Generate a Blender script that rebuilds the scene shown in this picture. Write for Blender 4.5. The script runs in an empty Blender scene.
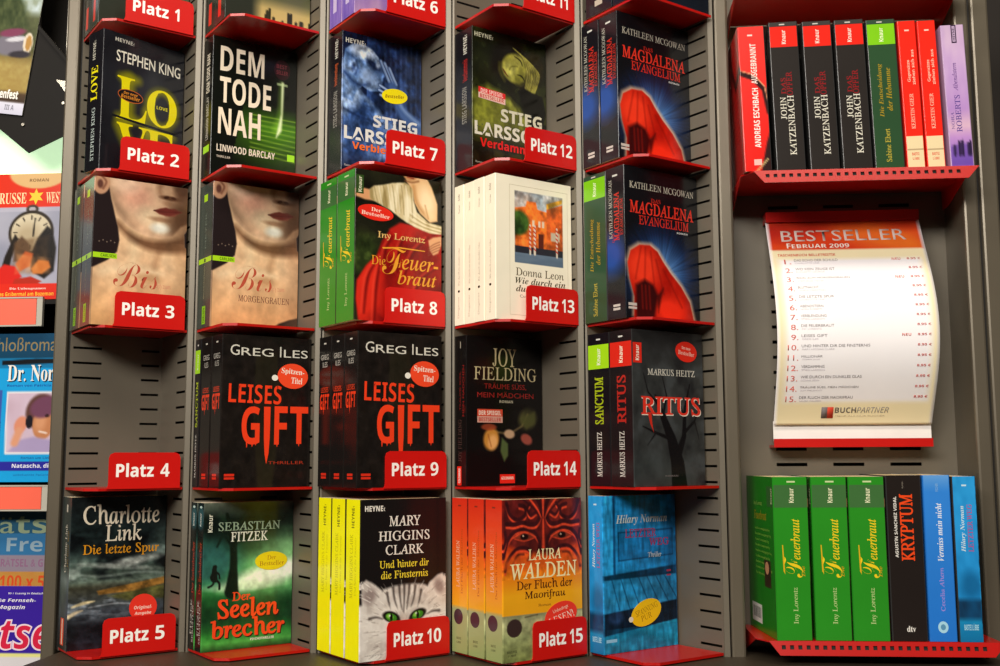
import bpy, math, random
import numpy as np
random.seed(7)
C = bpy.context.scene.collection
sc = bpy.context.scene
PI = math.pi

# ------------------------------------------------------------------ colour and materials
def s2l(c):
    c = np.asarray(c, float)
    return np.where(c <= .04045, c / 12.92, ((c + .055) / 1.055) ** 2.4)
def hx(h):
    return np.array([int(h[i:i + 2], 16) / 255 for i in (0, 2, 4)])
def mat(name, col=None, rough=.5, metal=0, spec=.5, noise=0, nscale=60, bump=0, emit=0, coat=0):
    m = bpy.data.materials.new(name); m.use_nodes = True
    nt = m.node_tree; b = nt.nodes['Principled BSDF']
    b.inputs['Roughness'].default_value = rough
    b.inputs['Metallic'].default_value = metal
    b.inputs['Specular IOR Level'].default_value = spec
    b.inputs['Coat Weight'].default_value = coat
    tc = nt.nodes.new('ShaderNodeTexCoord'); nz = nt.nodes.new('ShaderNodeTexNoise')
    nz.inputs['Scale'].default_value = nscale; nz.inputs['Detail'].default_value = 3
    nt.links.new(tc.outputs['Object'], nz.inputs['Vector'])
    if col is None:
        a = nt.nodes.new('ShaderNodeAttribute'); a.attribute_name = 'Col'
        src = a.outputs['Color']
    else:
        a = nt.nodes.new('ShaderNodeRGB'); l = s2l(hx(col)); a.outputs[0].default_value = (*l, 1)
        src = a.outputs[0]
    mr = nt.nodes.new('ShaderNodeMapRange')
    mr.inputs['From Min'].default_value = .3; mr.inputs['From Max'].default_value = .7
    mr.inputs['To Min'].default_value = 1 - noise; mr.inputs['To Max'].default_value = 1 + noise * .4
    nt.links.new(nz.outputs['Fac'], mr.inputs['Value'])
    mx = nt.nodes.new('ShaderNodeVectorMath'); mx.operation = 'SCALE'
    nt.links.new(src, mx.inputs[0]); nt.links.new(mr.outputs['Result'], mx.inputs['Scale'])
    nt.links.new(mx.outputs['Vector'], b.inputs['Base Color'])
    if emit:
        nt.links.new(mx.outputs['Vector'], b.inputs['Emission Color'])
        b.inputs['Emission Strength'].default_value = emit
    if bump:
        bp = nt.nodes.new('ShaderNodeBump'); bp.inputs['Strength'].default_value = bump
        bp.inputs['Distance'].default_value = .0005
        nt.links.new(nz.outputs['Fac'], bp.inputs['Height']); nt.links.new(bp.outputs['Normal'], b.inputs['Normal'])
    return m
M_print = mat('printed_card', None, .2, spec=.35, noise=.05, nscale=25, bump=.1)
M_gloss = mat('printed_gloss', None, .22, spec=.3, noise=.04, nscale=20)
M_paper = mat('matt_paper', None, .75, spec=.2, noise=.02, nscale=20)
M_page = mat('page_paper', 'e0cfa6', .8, noise=.18, nscale=400)
M_grey = mat('grey_powder_coat', '6f685b', .42, metal=.25, noise=.08, nscale=14, bump=.15)
M_greyd = mat('grey_post_coat', '696153', .33, metal=.35, noise=.08, nscale=10, bump=.1)
M_dark = mat('dark_cavity', '17130f', .7, noise=.2)  # near-black put in for the shade behind slots, lip holes and in gaps
M_deck = mat('deck_coat', '3c3427', .5, metal=.1, noise=.15, nscale=8)
M_red = mat('red_powder_coat', 'b8120c', .3, noise=.05, nscale=20, spec=.5)
M_plate = mat('sign_lacquer', None, .35, noise=.03, nscale=20)
M_black = mat('black_plastic', '120e0a', .6, spec=.2, noise=.1)
M_chrome = mat('bright_steel', 'b9b2a4', .25, metal=.9)
M_light = mat('backlit_acrylic', 'dcffd0', .3, emit=.8)
M_wall = mat('dark_wall', '1d1611', .8, noise=.2, nscale=5)
M_floor = mat('shop_floor', '3c362d', .5, noise=.15, nscale=4)
M_clear = mat('rail_frame', 'b8b4a8', .25)

# ------------------------------------------------------------------ mesh builder
class MB:
    def __init__(s): s.v = []; s.f = []; s.c = []; s.n = 0
    def add(s, V, F, col=None):
        V = np.asarray(V, float).reshape(-1, 3)
        s.v.append(V)
        for f in F: s.f.append(tuple(int(i) + s.n for i in f))
        k = np.empty((len(V), 3)); k[:] = s2l(col if col is not None else (.5, .5, .5)); s.c.append(k)
        s.n += len(V)
    def box(s, x0, x1, y0, y1, z0, z1, col=None):
        V = [(x, y, z) for x in (x0, x1) for y in (y0, y1) for z in (z0, z1)]
        s.add(V, [(0, 1, 3, 2), (4, 6, 7, 5), (0, 4, 5, 1), (2, 3, 7, 6), (0, 2, 6, 4), (1, 5, 7, 3)], col)
    def prism(s, pts, z0, z1, col=None, axis=2, fr=None):
        """polygon pts (2D) extruded; fr maps (a,b,c)->3D"""
        n = len(pts); fr = fr or (lambda a, b, c: (a, b, c))
        V = [fr(a, b, z0) for a, b in pts] + [fr(a, b, z1) for a, b in pts]
        F = [tuple(range(n))[::-1], tuple(range(n, 2 * n))] + [(i, (i + 1) % n, n + (i + 1) % n, n + i) for i in range(n)]
        s.add(V, F, col)
    def build(s, name, m, parent=None, smooth=False):
        me = bpy.data.meshes.new(name)
        V = np.vstack(s.v)
        me.from_pydata(V.tolist(), [], s.f)
        ca = me.color_attributes.new('Col', 'FLOAT_COLOR', 'POINT')
        cc = np.ones((len(V), 4)); cc[:, :3] = np.vstack(s.c)
        ca.data.foreach_set('color', cc.astype(np.float32).ravel())
        me.materials.append(m)
        if smooth: me.polygons.foreach_set('use_smooth', [True] * len(me.polygons))
        me.update()
        o = bpy.data.objects.new(name, me); C.objects.link(o)
        if parent is not None: o.parent = parent
        return o

def empty(name, loc=(0, 0, 0), rz=0, label=None, cat=None, group=None):
    o = bpy.data.objects.new(name, None); C.objects.link(o)
    o.location = loc; o.rotation_euler = (0, 0, rz); tag(o, label, cat, group)
    return o
def tag(o, label=None, cat=None, group=None, kind=None):
    if label: o['label'] = label
    if cat: o['category'] = cat
    if group: o['group'] = group
    if kind: o['kind'] = kind
    return o

# ------------------------------------------------------------------ lettering
STY = {'': None, 'sb': (0x1D400, 0x1D41A, 0x1D7CE), 'si': (0x1D434, 0x1D44E, None), 'sbi': (0x1D468, 0x1D482, None),
       'sc': (0x1D4D0, 0x1D4EA, None), 'b': (0x1D5D4, 0x1D5EE, 0x1D7EC), 'bi': (0x1D63C, 0x1D656, None),
       'i': (0x1D608, 0x1D622, None), 'fr': (0x1D504, 0x1D51E, None), 's': (0x1D434, 0x1D44E, 0x1D7CE)}
_cache = {}
def glyphs(s, sty='', off=0):
    k = (s, sty, off)
    if k in _cache: return _cache[k]
    t = STY[sty]; o = ''
    for c in s:
        if t is None: o += c
        elif 'A' <= c <= 'Z': o += chr(t[0] + ord(c) - 65)
        elif 'a' <= c <= 'z': o += '\u210e' if (t[1] == 0x1D44E and c == 'h') else chr(t[1] + ord(c) - 97)
        elif c.isdigit() and t[2]: o += chr(t[2] + ord(c) - 48)
        else: o += c
    cu = bpy.data.curves.new('t', 'FONT'); cu.body = o; cu.resolution_u = 3; cu.offset = off
    ob = bpy.data.objects.new('t', cu)
    me = ob.to_mesh()
    V = np.empty(len(me.vertices) * 3); me.vertices.foreach_get('co', V)
    V = V.reshape(-1, 3)[:, :2].copy()
    F = [tuple(p.vertices) for p in me.polygons]
    ob.to_mesh_clear(); bpy.data.objects.remove(ob); bpy.data.curves.remove(cu)
    if sty == 's': V[:, 0] -= V[:, 1] * .25
    if len(V):
        V -= V.min(0); V /= np.maximum(V.max(0), 1e-6)
    _cache[k] = (V, F)
    return V, F

# ------------------------------------------------------------------ painted printing (colour grids) + lettering on one face
class Face:
    def __init__(s, w, h, base='202020', nx=6, ny=8):
        s.w, s.h, s.nx, s.ny = w, h, nx, ny
        s.a = np.empty((ny, nx, 3)); s.a[:] = hx(base)
        s.U, s.V = np.meshgrid((np.arange(nx)) / (nx - 1), (np.arange(ny)) / (ny - 1))
        s.ar = w / h; s.X = s.U * s.ar; s.t = []
        s.k = 0
    def mix(s, m, c):
        c = hx(c) if isinstance(c, str) else c
        m = np.clip(np.asarray(m, float), 0, 1)[..., None]
        s.a = s.a * (1 - m) + c * m
    def grad(s, stops):
        s.a = np.stack([np.interp(s.V, [t[0] for t in stops], [hx(t[1])[i] for t in stops]) for i in range(3)], -1)
    def ell(s, u, v, ru, rv, ang=0, soft=.15):
        x = s.X - u * s.ar; y = s.V - v
        c, n = math.cos(ang), math.sin(ang)
        p = (x * c + y * n) / (ru * s.ar); q = (-x * n + y * c) / rv
        d = np.sqrt(p * p + q * q)
        return np.clip((1 + soft / 2 - d) / max(soft, 1e-3), 0, 1)
    def poly(s, pts, soft=.012):
        P = [(a * s.ar, b) for a, b in pts]; n = len(P)
        d = np.full(s.X.shape, 9.); ins = np.zeros(s.X.shape, bool)
        for i in range(n):
            (x0, y0), (x1, y1) = P[i], P[(i + 1) % n]
            dx, dy = x1 - x0, y1 - y0; L = dx * dx + dy * dy + 1e-12
            t = np.clip(((s.X - x0) * dx + (s.V - y0) * dy) / L, 0, 1)
            d = np.minimum(d, np.hypot(s.X - x0 - t * dx, s.V - y0 - t * dy))
            if y0 != y1:
                cr = ((y0 > s.V) != (y1 > s.V)) & (s.X < (x1 - x0) * (s.V - y0) / (y1 - y0) + x0)
                ins ^= cr
        sd = np.where(ins, d, -d)
        return np.clip(.5 + sd / soft, 0, 1)
    def line(s, pts, w, soft=.008):
        m = np.zeros(s.X.shape); n = len(pts)
        ws = w if isinstance(w, (list, tuple)) else [w] * n
        for i in range(n - 1):
            x0, y0, x1, y1 = pts[i][0] * s.ar, pts[i][1], pts[i + 1][0] * s.ar, pts[i + 1][1]
            dx, dy = x1 - x0, y1 - y0; L = dx * dx + dy * dy + 1e-12
            t = np.clip(((s.X - x0) * dx + (s.V - y0) * dy) / L, 0, 1)
            ww = (ws[i] * (1 - t) + ws[i + 1] * t) / 2
            m = np.maximum(m, np.clip(.5 + (ww - np.hypot(s.X - x0 - t * dx, s.V - y0 - t * dy)) / soft, 0, 1))
        return m
    def noise(s, fx, fy, seed=0, octv=2):
        r = np.random.RandomState(seed); o = 0; tot = 0; amp = 1.
        for k in range(octv):
            gx, gy = max(2, int(fx * 2 ** k)), max(2, int(fy * 2 ** k))
            g = r.rand(gy + 2, gx + 2)
            x = s.U * gx; y = s.V * gy
            i = np.minimum(x.astype(int), gx); j = np.minimum(y.astype(int), gy)
            a = x - i; b = y - j; a = a * a * (3 - 2 * a); b = b * b * (3 - 2 * b)
            o = o + amp * (g[j, i] * (1 - a) * (1 - b) + g[j, i + 1] * a * (1 - b) + g[j + 1, i] * (1 - a) * b + g[j + 1, i + 1] * a * b)
            tot += amp; amp *= .5
        return o / tot
    def curve(s, pts, w, soft=.008, k=5):
        P = np.array([pts[0]] + list(pts) + [pts[-1]], float); n = len(pts)
        ws = np.array(w if isinstance(w, (list, tuple)) else [w] * n, float); Q = []; Z = []
        for i in range(1, n):
            p0, p1, p2, p3 = P[i - 1], P[i], P[i + 1], P[i + 2]
            for t in np.linspace(0, 1, k, endpoint=(i == n - 1)):
                Q.append(tuple(.5 * (2 * p1 + (p2 - p0) * t + (2 * p0 - 5 * p1 + 4 * p2 - p3) * t * t + (3 * p1 - p0 - 3 * p2 + p3) * t ** 3)))
                Z.append(ws[i - 1] * (1 - t) + ws[i] * t)
        return s.line(Q, Z, soft)
    def mott(s, m, base, hi, lo, fx=8, fy=10, seed=1, a=.8):
        s.mix(m, base); n = s.noise(fx, fy, seed, 4)
        s.mix(m * np.clip((n - .52) * 5, 0, 1) * a, hi); s.mix(m * np.clip((.48 - n) * 5, 0, 1) * a, lo)
    def grain(s, m, fx, fy, amp, seed=1):
        s.a = np.clip(s.a * (1 + (np.asarray(m, float) * amp * (s.noise(fx, fy, seed, 3) - .5) * 2)[..., None]), 0, 1)
    def rect(s, u0, v0, u1, v1, col):
        """crisp printed block"""
        s.t.append((np.array([(u0, v0), (u1, v0), (u1, v1), (u0, v1)]), [(0, 1, 2, 3)], hx(col), s.k)); s.k += .12
    def disc(s, u, v, ru, rv, col, ang=0, n=28):
        P = []
        for i in range(n):
            a = 2 * PI * i / n; x = math.cos(a) * ru * s.ar; y = math.sin(a) * rv
            P.append((u + (x * math.cos(ang) - y * math.sin(ang)) / s.ar, v + x * math.sin(ang) + y * math.cos(ang)))
        s.t.append((np.array(P), [tuple(range(n))], hx(col), s.k)); s.k += .12
    def pg(s, pts, col):
        s.t.append((np.array(pts), [tuple(range(len(pts)))], hx(col), s.k)); s.k += .12
    def T(s, txt, u0, v0, u1, v1, col, sty='', rot=0, off=0, ang=0, sh=None):
        V, F = glyphs(txt, sty, off)
        if not len(V): return
        if rot: P = np.stack([u1 + (u0 - u1) * V[:, 1], v1 + (v0 - v1) * V[:, 0]], 1)
        else: P = np.stack([u0 + (u1 - u0) * V[:, 0], v1 + (v0 - v1) * V[:, 1]], 1)
        if ang:
            c = np.array([(u0 + u1) / 2 * s.ar, (v0 + v1) / 2]); Q = P * [s.ar, 1] - c
            P = (np.stack([Q[:, 0] * math.cos(ang) - Q[:, 1] * math.sin(ang), Q[:, 0] * math.sin(ang) + Q[:, 1] * math.cos(ang)], 1) + c) / [s.ar, 1]
        if sh:
            s.t.append((P + [sh[0], sh[1]], F, hx(sh[2]), s.k)); s.k += .12
        s.t.append((P, F, hx(col), s.k)); s.k += .02
    def emit(s, mb, fn, eps=.00005, base=True):
        """fn(u,v,out)->(x,y,z)"""
        if base:
            n, m = s.nx, s.ny
            V = fn(s.U.ravel(), s.V.ravel(), 0)
            i = np.arange(n * m).reshape(m, n)
            F = np.stack([i[:-1, :-1], i[1:, :-1], i[1:, 1:], i[:-1, 1:]], -1).reshape(-1, 4)
            k0 = mb.n
            mb.v.append(V); mb.f += [tuple(q) for q in (F + k0).tolist()]; mb.c.append(s2l(np.clip(s.a, 0, 1)).reshape(-1, 3)); mb.n += len(V)
        for P, F, col, k in s.t:
            mb.add(fn(P[:, 0], P[:, 1], eps * (1 + k)), F, col)
def st(*a): return np.stack(np.broadcast_arrays(*a), -1)

# ------------------------------------------------------------------ a paperback
def sticker(root, b, h, u, v, ru, rv, col, lines, label, ang=0, tabs=None):
    """thin round sticker on the front cover; lines = (text, du0, dv0, du1, dv1, colour, style)"""
    f = Face(b, h)
    f.disc(u, v, ru, rv, col, ang)
    if tabs: f.disc(*tabs)
    for t, a0, b0, a1, b1, c, sty in lines:
        f.T(t, u + a0 * ru, v + b0 * rv, u + a1 * ru, v + b1 * rv, c, sty, ang=ang)
    mb = MB(); f.emit(mb, lambda U, V, o: st(U * b, -.0004 - o, h * (1 - V)), base=False)
    # rim so that the sticker has thickness
    P = f.t[0][0]; n = len(P)
    V = [(p[0] * b, -.0004, h * (1 - p[1])) for p in P] + [(p[0] * b, -.0001, h * (1 - p[1])) for p in P]
    mb.add(V, [(i, (i + 1) % n, n + (i + 1) % n, n + i) for i in range(n)], hx(col))
    o = mb.build('sticker', M_gloss, root); o['label'] = label
    return o

def book(front, spine, t, b=.1165, h=.184, back='303030', stick=None, backface=None, gloss=False):
    root = empty('paperback_book')
    mb = MB(); r = min(.0012, t * .1)
    front.emit(mb, lambda u, v, o: st(r + u * (b - r), -o + 0 * u, h * (1 - v)))
    spine.emit(mb, lambda u, v, o: st(-o + 0 * u, t - r - u * (t - 2 * r), h * (1 - v)))
    bf = backface or Face(b, h, back)
    bf.emit(mb, lambda u, v, o: st(r + (1 - u) * (b - r), t + o + 0 * u, h * (1 - v)))
    # rounded spine edges take the colours beside them
    for (cx, cy, a0, cols) in ((r, r, PI, front.a[:, 0]), (r, t - r, PI / 2, bf.a[:, -1])):
        n = len(cols); K = 4; z = h * (1 - np.arange(n) / (n - 1))
        k0 = mb.n
        for k in range(K + 1):
            a = a0 + (PI / 2) * k / K
            mb.v.append(np.stack([np.full(n, cx + r * math.cos(a)), np.full(n, cy + r * math.sin(a)), z], 1)); mb.c.append(s2l(cols))
        mb.n += n * (K + 1)
        for k in range(K):
            for j in range(n - 1):
                q = k0 + k * n + j; mb.f.append((q, q + 1, q + n + 1, q + n))
    # inner side and rims of the cover card
    q = .0005; e = front.a[0, 0]
    mb.box(r, b - .0002, .0001, q, .0001, h - .0001, hx('d8d4c8')); mb.box(r, b - .0002, t - q, t - .0001, .0001, h - .0001, hx('d8d4c8'))
    mb.box(.0001, q, r, t - r, .0001, h - .0001, hx('d8d4c8'))
    mb.build('cover', M_gloss if gloss else M_print, root)
    pb = MB()
    pb.box(q, b - .0012, q, t - q, .0006, h - .0006)
    n = max(3, int(t / .004))
    for i in range(1, n):       # gathered signatures leave faint ridges at head and fore-edge
        y = q + (t - 2 * q) * i / n
        pb.box(q, b - .0010, y - .0003, y + .0003, .0005, h - .0004)
    pb.build('page_block', M_page, root)
    for s_ in (stick or []): sticker(root, b, h, *s_)
    return root
used = set()
def put(proto, loc, rz, label, group):
    if proto.name not in used:
        used.add(proto.name); o = proto
    else:
        o = proto.copy(); C.objects.link(o)
        for ch in proto.children:
            c = ch.copy(); C.objects.link(c); c.parent = o
    o.location = loc; o.rotation_euler = (0, 0, rz)
    tag(o, label, 'book', group)
    return o

# ------------------------------------------------------------------ cover designs
BW, BH = .1165, .184
def F_(base, hi=1, w=BW, h=BH): return Face(w, h, base, int(78 * hi), int(122 * hi))
def spine(t, base, ny=60, nx=8, h=BH): return Face(t, h, base, nx, ny)
ARIAL = 'b'

def art_love():
    f = F_('15151a')
    f.mix(.35 * f.noise(5, 7, 3), '3a3d44')
    f.mix(.5 * f.ell(.55, .35, .5, .18, soft=1.2), '2c2f36')
    Y = '8f8c12'
    for pts, w in (([(.22, .31), (.42, .31)], .06), ([(.31, .31), (.31, .61)], .10), ([(.2, .6), (.53, .6), (.53, .52)], .06),
                   ([(.22, .66), (.42, .9)], .10), ([(.42, .9), (.56, .66)], .05), ([(.62, .66), (.62, .95)], .10), ([(.55, .66), (.88, .66)], .05)):
        f.mix(.75 * f.line(pts, w, .05), Y)
    f.mix(.75 * (f.ell(.73, .47, .22, .155, soft=.35) - f.ell(.73, .47, .10, .10, soft=.4)), Y)
    f.T('L', .17, .305, .54, .615, 'e9dc10', 'sb'); f.T('O', .54, .33, .92, .605, 'e9dc10', 'sb')
    f.T('V', .18, .64, .57, .95, 'e9dc10', 'sb'); f.T('E', .54, .64, .90, .95, 'e9dc10', 'sb')
    f.pg([(.12, .592), (.95, .625), (.95, .645), (.12, .608)], '15151a')
    f.T('STEPHEN KING', .15, .122, .95, .205, 'e6e2d4', '', off=.008); f.T('HEYNE‹', .13, .035, .36, .062, 'd8d4c8', 'b')
    f.T('LOVE', .66, .45, .80, .475, 'd8cf30', 'b')
    f.disc(.335, .435, .155, .046, 'c8622a', .04); f.disc(.335, .435, .148, .041, '1c1510', .04)
    f.T('Der neue', .25, .408, .42, .428, 'd8882a', 'bi'); f.T('Bestseller', .22, .43, .45, .458, 'd8882a', 'bi')
    s = spine(.036, '141318')
    s.T('HEYNE‹', .3, .06, .5, .2, 'b9b6a8', 'b', 1); s.T('LOVE', .25, .25, .72, .5, 'e6d915', 'sb', 1); s.T('STEPHEN KING', .38, .55, .62, .93, 'b8c4c0', 's', 1, off=.01)
    s.pg([(.1, .30), (.16, .30), (.16, .36), (.1, .36)], '2a2a2a')
    return book(f, s, .036, h=.181)
def art_dem():
    f = F_('0f120e')
    gl = f.ell(.80, .55, .55, .26, soft=1.3) * np.clip((f.V - .42) * 6, 0, 1)
    f.mix(.8 * gl * (f.U > .35 - .3 * (f.V - .5)), '4f8f1c')
    for k in range(9):
        v = .52 + .034 * k
        f.mix(.55 * f.line([(.45, v), (1, v + .004 * k)], .009) * (gl > .02), '9cc83c')
    f.mix(.5 * f.line([(.81, .25), (.80, .5), (.76, .60)], [.01, .02, .05], .05), '9fdf40')
    f.mix(f.line([(.83, .25), (.825, .48), (.80, .60), (.76, .66)], [.02, .012, .03, .004], .015), 'e8f8c0')
    f.mix(f.line([(.77, .26), (.88, .26)], .012, .01), 'd8f0b0')
    f.disc(.82, .15, .10, .075, '2c1418'); f.T('BEST', .75, .11, .88, .14, '7a3038', 'b'); f.T('SELLER', .75, .155, .89, .185, '7a3038', 'b')
    f.T('DEM', .08, .065, .60, .245, 'f3e4cc', 'b'); f.T('TODE', .08, .285, .69, .475, 'f3e4cc', 'b'); f.T('NAH', .07, .51, .57, .70, 'f3e4cc', 'b')
    f.T('LINWOOD BARCLAY', .06, .775, .75, .825, 'e6dcc8', 'b'); f.T('THRILLER', .06, .855, .22, .87, 'c8c0b0', 'b')
    f.rect(.90, .77, .99, .82, '9fe02c'); f.T('weltbild', .06, .93, .2, .945, 'd8d0c0', 'b') if 0 else None
    s = spine(.031, '0e0f0d')
    s.T('DEM TODE NAH', .35, .12, .75, .40, 'e6dcc8', 'b', 1); s.T('LINWOOD BARCLAY', .4, .43, .7, .74, 'b8b4a8', 'b', 1); s.rect(.15, .78, .85, .83, '9fe02c')
    return book(f, s, .031)
def distress(f, txt, box, col, sd):
    f.T(txt, *box, col, 'b', off=.012)
    r = random.Random(sd)
    for k in range(22):
        u = r.uniform(box[0], box[2]); v = r.uniform(box[1], box[3]); w = r.uniform(.005, .03)
        f.pg([(u, v), (u + w, v + r.uniform(-.004, .004)), (u + w * .7, v + .007)], '3c4048')
def art_man():
    f = F_('0e1730', 1.5)
    f.mott(f.U > .3, '16264a', '2e4a84', '0a1226', 9, 3, 5)
    for k in range(8): f.mix(.35 * f.line([(.52 + .07 * k, 0), (.56 + .06 * k, .8)], .010, .02), '5878b0')
    body = f.poly([(0, .36), (.1, .35), (.24, .43), (.42, .5), (.55, .60), (.66, .62), (.95, .66), (1, .8), (1, 1), (0, 1)], .03)
    f.mott(body, '344f82', '7c9aca', '14264a', 6, 7, 9); f.mix(.8 * f.ell(.08, .46, .13, .09, .2, .9), 'a8c0e4'); f.mix(.8 * f.curve([(.0, .56), (.2, .6), (.5, .62)], .012, .02), '101c38')
    head = f.poly([(.0, .22), (.03, .13), (.12, .08), (.24, .066), (.36, .09), (.44, .14), (.49, .20), (.535, .255), (.50, .285), (.49, .34), (.44, .39), (.33, .40), (.24, .37), (.17, .42), (.12, .5), (0, .48)], .012)
    f.mott(head, '5878ac', '94aed8', '2c4676', 7, 9, 12, .7)
    f.mix(head * f.ell(.25, .115, .17, .055, .15, .9), 'c4d4ee'); f.mix(head * .9 * f.ell(.37, .20, .09, .022, .45, .7), '16244a'); f.mix(head * .85 * f.ell(.44, .19, .03, .03, .3, .9), 'b4c6e6')
    f.mix(head * .9 * f.curve([(.02, .30), (.14, .36), (.24, .37), (.33, .34)], [.03, .02, .03, .02], .03), '1a2c54')
    f.mix(.8 * f.ell(.12, .245, .05, .05, .15, .5), '8aa2cc'); f.mix(.7 * f.ell(.13, .25, .025, .030, .15, .9), '24386a'); f.mix(.7 * f.curve([(.16, .2), (.18, .25), (.15, .3)], .012, .02), '1c2c54'); f.grain(f.V > -1, 22, 30, .55, 31); f.grain(f.V > -1, 8, 12, .35, 33); f.mix(head * .6 * f.ell(.3, .29, .1, .05, .3, .9), '96aed6')
    for a, b in (([(.47, .15), (.56, .22), (.62, .30)]), ([(.43, .175), (.53, .25), (.59, .33)]), ([(.52, .17), (.61, .23), (.66, .30)])) and ((((.47, .16), (.58, .30))), (((.52, .17), (.63, .30))), (((.58, .20), (.67, .31)))):
        f.mix(f.line([a, b], .030, .01), '1a2a50'); f.mix(f.line([a, b], .020, .012), '7c98c8'); f.mix(.45 * f.line([(a[0] + .01, a[1]), (b[0] + .01, b[1])], .006, .008), 'd0dcf0')
    for a, b in (((.46, .34), (.60, .375)), ((.45, .375), (.60, .405)), ((.47, .41), (.60, .435))):
        f.mix(f.line([a, b], .026, .01), '1a2a50'); f.mix(f.line([a, b], .017, .01), '88a2d0'); f.mix(.45 * f.line([a, b], .005, .006), 'c4d4ee')
    f.mix(.9 * f.curve([(.62, .33), (.70, .45), (.80, .53), (.98, .60)], [.07, .07, .09, .12], .03), '40609a'); f.mix(.7 * f.curve([(.66, .36), (.76, .48), (.97, .57)], .02, .03), '90aad6')
    f.mott(np.clip((f.V - .86) * 8, 0, 1), '101a30', '4c6490', '080e1c', 9, 12, 4)
    f.T('HEYNE‹', .03, .045, .28, .08, 'd0ccc0', 'b')
    distress(f, 'STIEG', (.38, .565, .95, .655), 'd8d8d8', 1); distress(f, 'LARSSON', (.02, .68, .96, .775), 'e0e0dc', 2)
    f.T('Verblendung', .12, .785, .96, .855, 'f0722a', 'b', off=.01)
    f.T('Roman', .03, .955, .12, .97, 'c0c0c0')
    s = spine(.04, '17171b')
    s.T('HEYNE‹', .5, .04, .72, .18, 'd0ccc0', 'b', 1); s.T('Verblendung', .45, .22, .75, .38, 'b4522a', 'b', 1); s.T('STIEG LARSSON', .42, .42, .7, .68, '8a8880', 'b', 1)
    return book(f, s, .04, h=.181, stick=[(.655, .40, .165, .055, 'f4e212', [('Bestseller', -.75, -.22, .75, .25, '8a5a10', 'bi')], 'yellow oval sticker', -.12)])
def art_girl():
    f = F_('10120a', 1.5)
    f.mott(f.V < .6, '22260e', '3c4214', '0c0e06', 3, 4, 2)
    f.mott(f.poly([(.0, .47), (.2, .40), (.42, .44), (.62, .52), (.75, .62), (.7, .8), (0, .85)], .05), '6a6e24', '8c9034', '484a16', 4, 5, 6, .6)
    f.mix(.9 * f.curve([(.08, .5), (.3, .46), (.5, .50), (.66, .60)], .02, .05), '94983a'); f.mix(.8 * f.curve([(.5, .46), (.62, .56), (.6, .66)], .012, .02), '3a3a12')
    f.mix(f.ell(.50, .20, .26, .17, .5, .3), '15120a'); f.mix(f.ell(.78, .24, .17, .17, .5, .25), '2a240c')
    f.mix(f.ell(.56, .235, .17, .105, 1.05, .22), 'a09c3c'); f.mix(.9 * f.ell(.50, .25, .10, .06, 1.0, .9), 'c8c460'); f.mix(.8 * f.ell(.60, .175, .08, .05, .9, .9), 'bcb654'); f.mix(.8 * f.ell(.62, .30, .07, .05, .9, .9), '7c7a28')
    r = random.Random(4)
    for k in range(26):
        t = k / 25; x0 = .60 + .16 * t; f.mix(.8 * f.curve([(x0 - .06, .085 + .05 * t), (x0 + .08, .14 + .05 * t), (x0 + .13 + .02 * t, .25), (x0 + .10 - .02 * t, .38 + .02 * r.random())], .005, .006), ['d0c85c', '8c8630', 'e4de80', '544e16', 'a8a040'][k % 5])
    f.mix(.95 * f.curve([(.56, .145), (.64, .165), (.67, .20)], [.006, .013, .006], .006), '26220c'); f.mix(.95 * f.curve([(.60, .275), (.66, .28), (.70, .31)], [.006, .013, .006], .006), '26220c')
    f.mix(.8 * f.curve([(.60, .215), (.52, .225), (.49, .25)], [.006, .010, .012], .01), '6c681e'); f.mix(.95 * f.curve([(.40, .255), (.43, .28), (.47, .305)], [.006, .014, .006], .006), '5c3014'); f.mix(.7 * f.curve([(.36, .22), (.36, .28), (.42, .34)], .02, .03), '5c5a1c')
    f.grain(f.V > -1, 20, 26, .35, 31)
    f.mix(f.poly([(.60, .40), (.68, .36), (.78, .38), (.95, .40), (1, .52), (.95, .62), (.84, .6), (.74, .54), (.66, .48)], .015), '0a0a06')
    f.mix(np.clip((f.V - .66) * 5, 0, .9), '1a180a'); f.mott((f.V > .82) * .8, '221c0e', '44401c', '0e0c06', 8, 12, 7)
    f.T('HEYNE‹', .02, .035, .27, .068, 'c8c4a8', 'b')
    distress(f, 'STIEG', (.37, .55, .94, .645), 'd4d0b8', 5); distress(f, 'LARSSON', (.02, .672, .95, .77), 'dcd8c4', 6)
    f.T('Verdammnis', .09, .785, .94, .85, 'd8201c', 'b', off=.01); f.T('Roman', .03, .955, .12, .97, 'b0b0a0')
    f.pg([(.07, .425), (.43, .44), (.43, .48), (.07, .465)], 'd8282a'); f.pg([(.07, .465), (.43, .48), (.43, .52), (.07, .505)], 'e4bcae')
    f.T('DER SPIEGEL', .10, .438, .40, .468, 'f0d0c8', 'b', ang=.03); f.T('BESTSELLER', .09, .478, .41, .505, 'c02020', 'b', ang=.03)
    s = spine(.04, '17171b')
    s.T('HEYNE‹', .5, .04, .72, .18, 'd0ccc0', 'b', 1); s.T('Verdammnis', .45, .22, .75, .38, 'a02420', 'b', 1); s.T('STIEG LARSSON', .42, .42, .7, .68, '8a8880', 'b', 1)
    return book(f, s, .04, h=.181)
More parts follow.
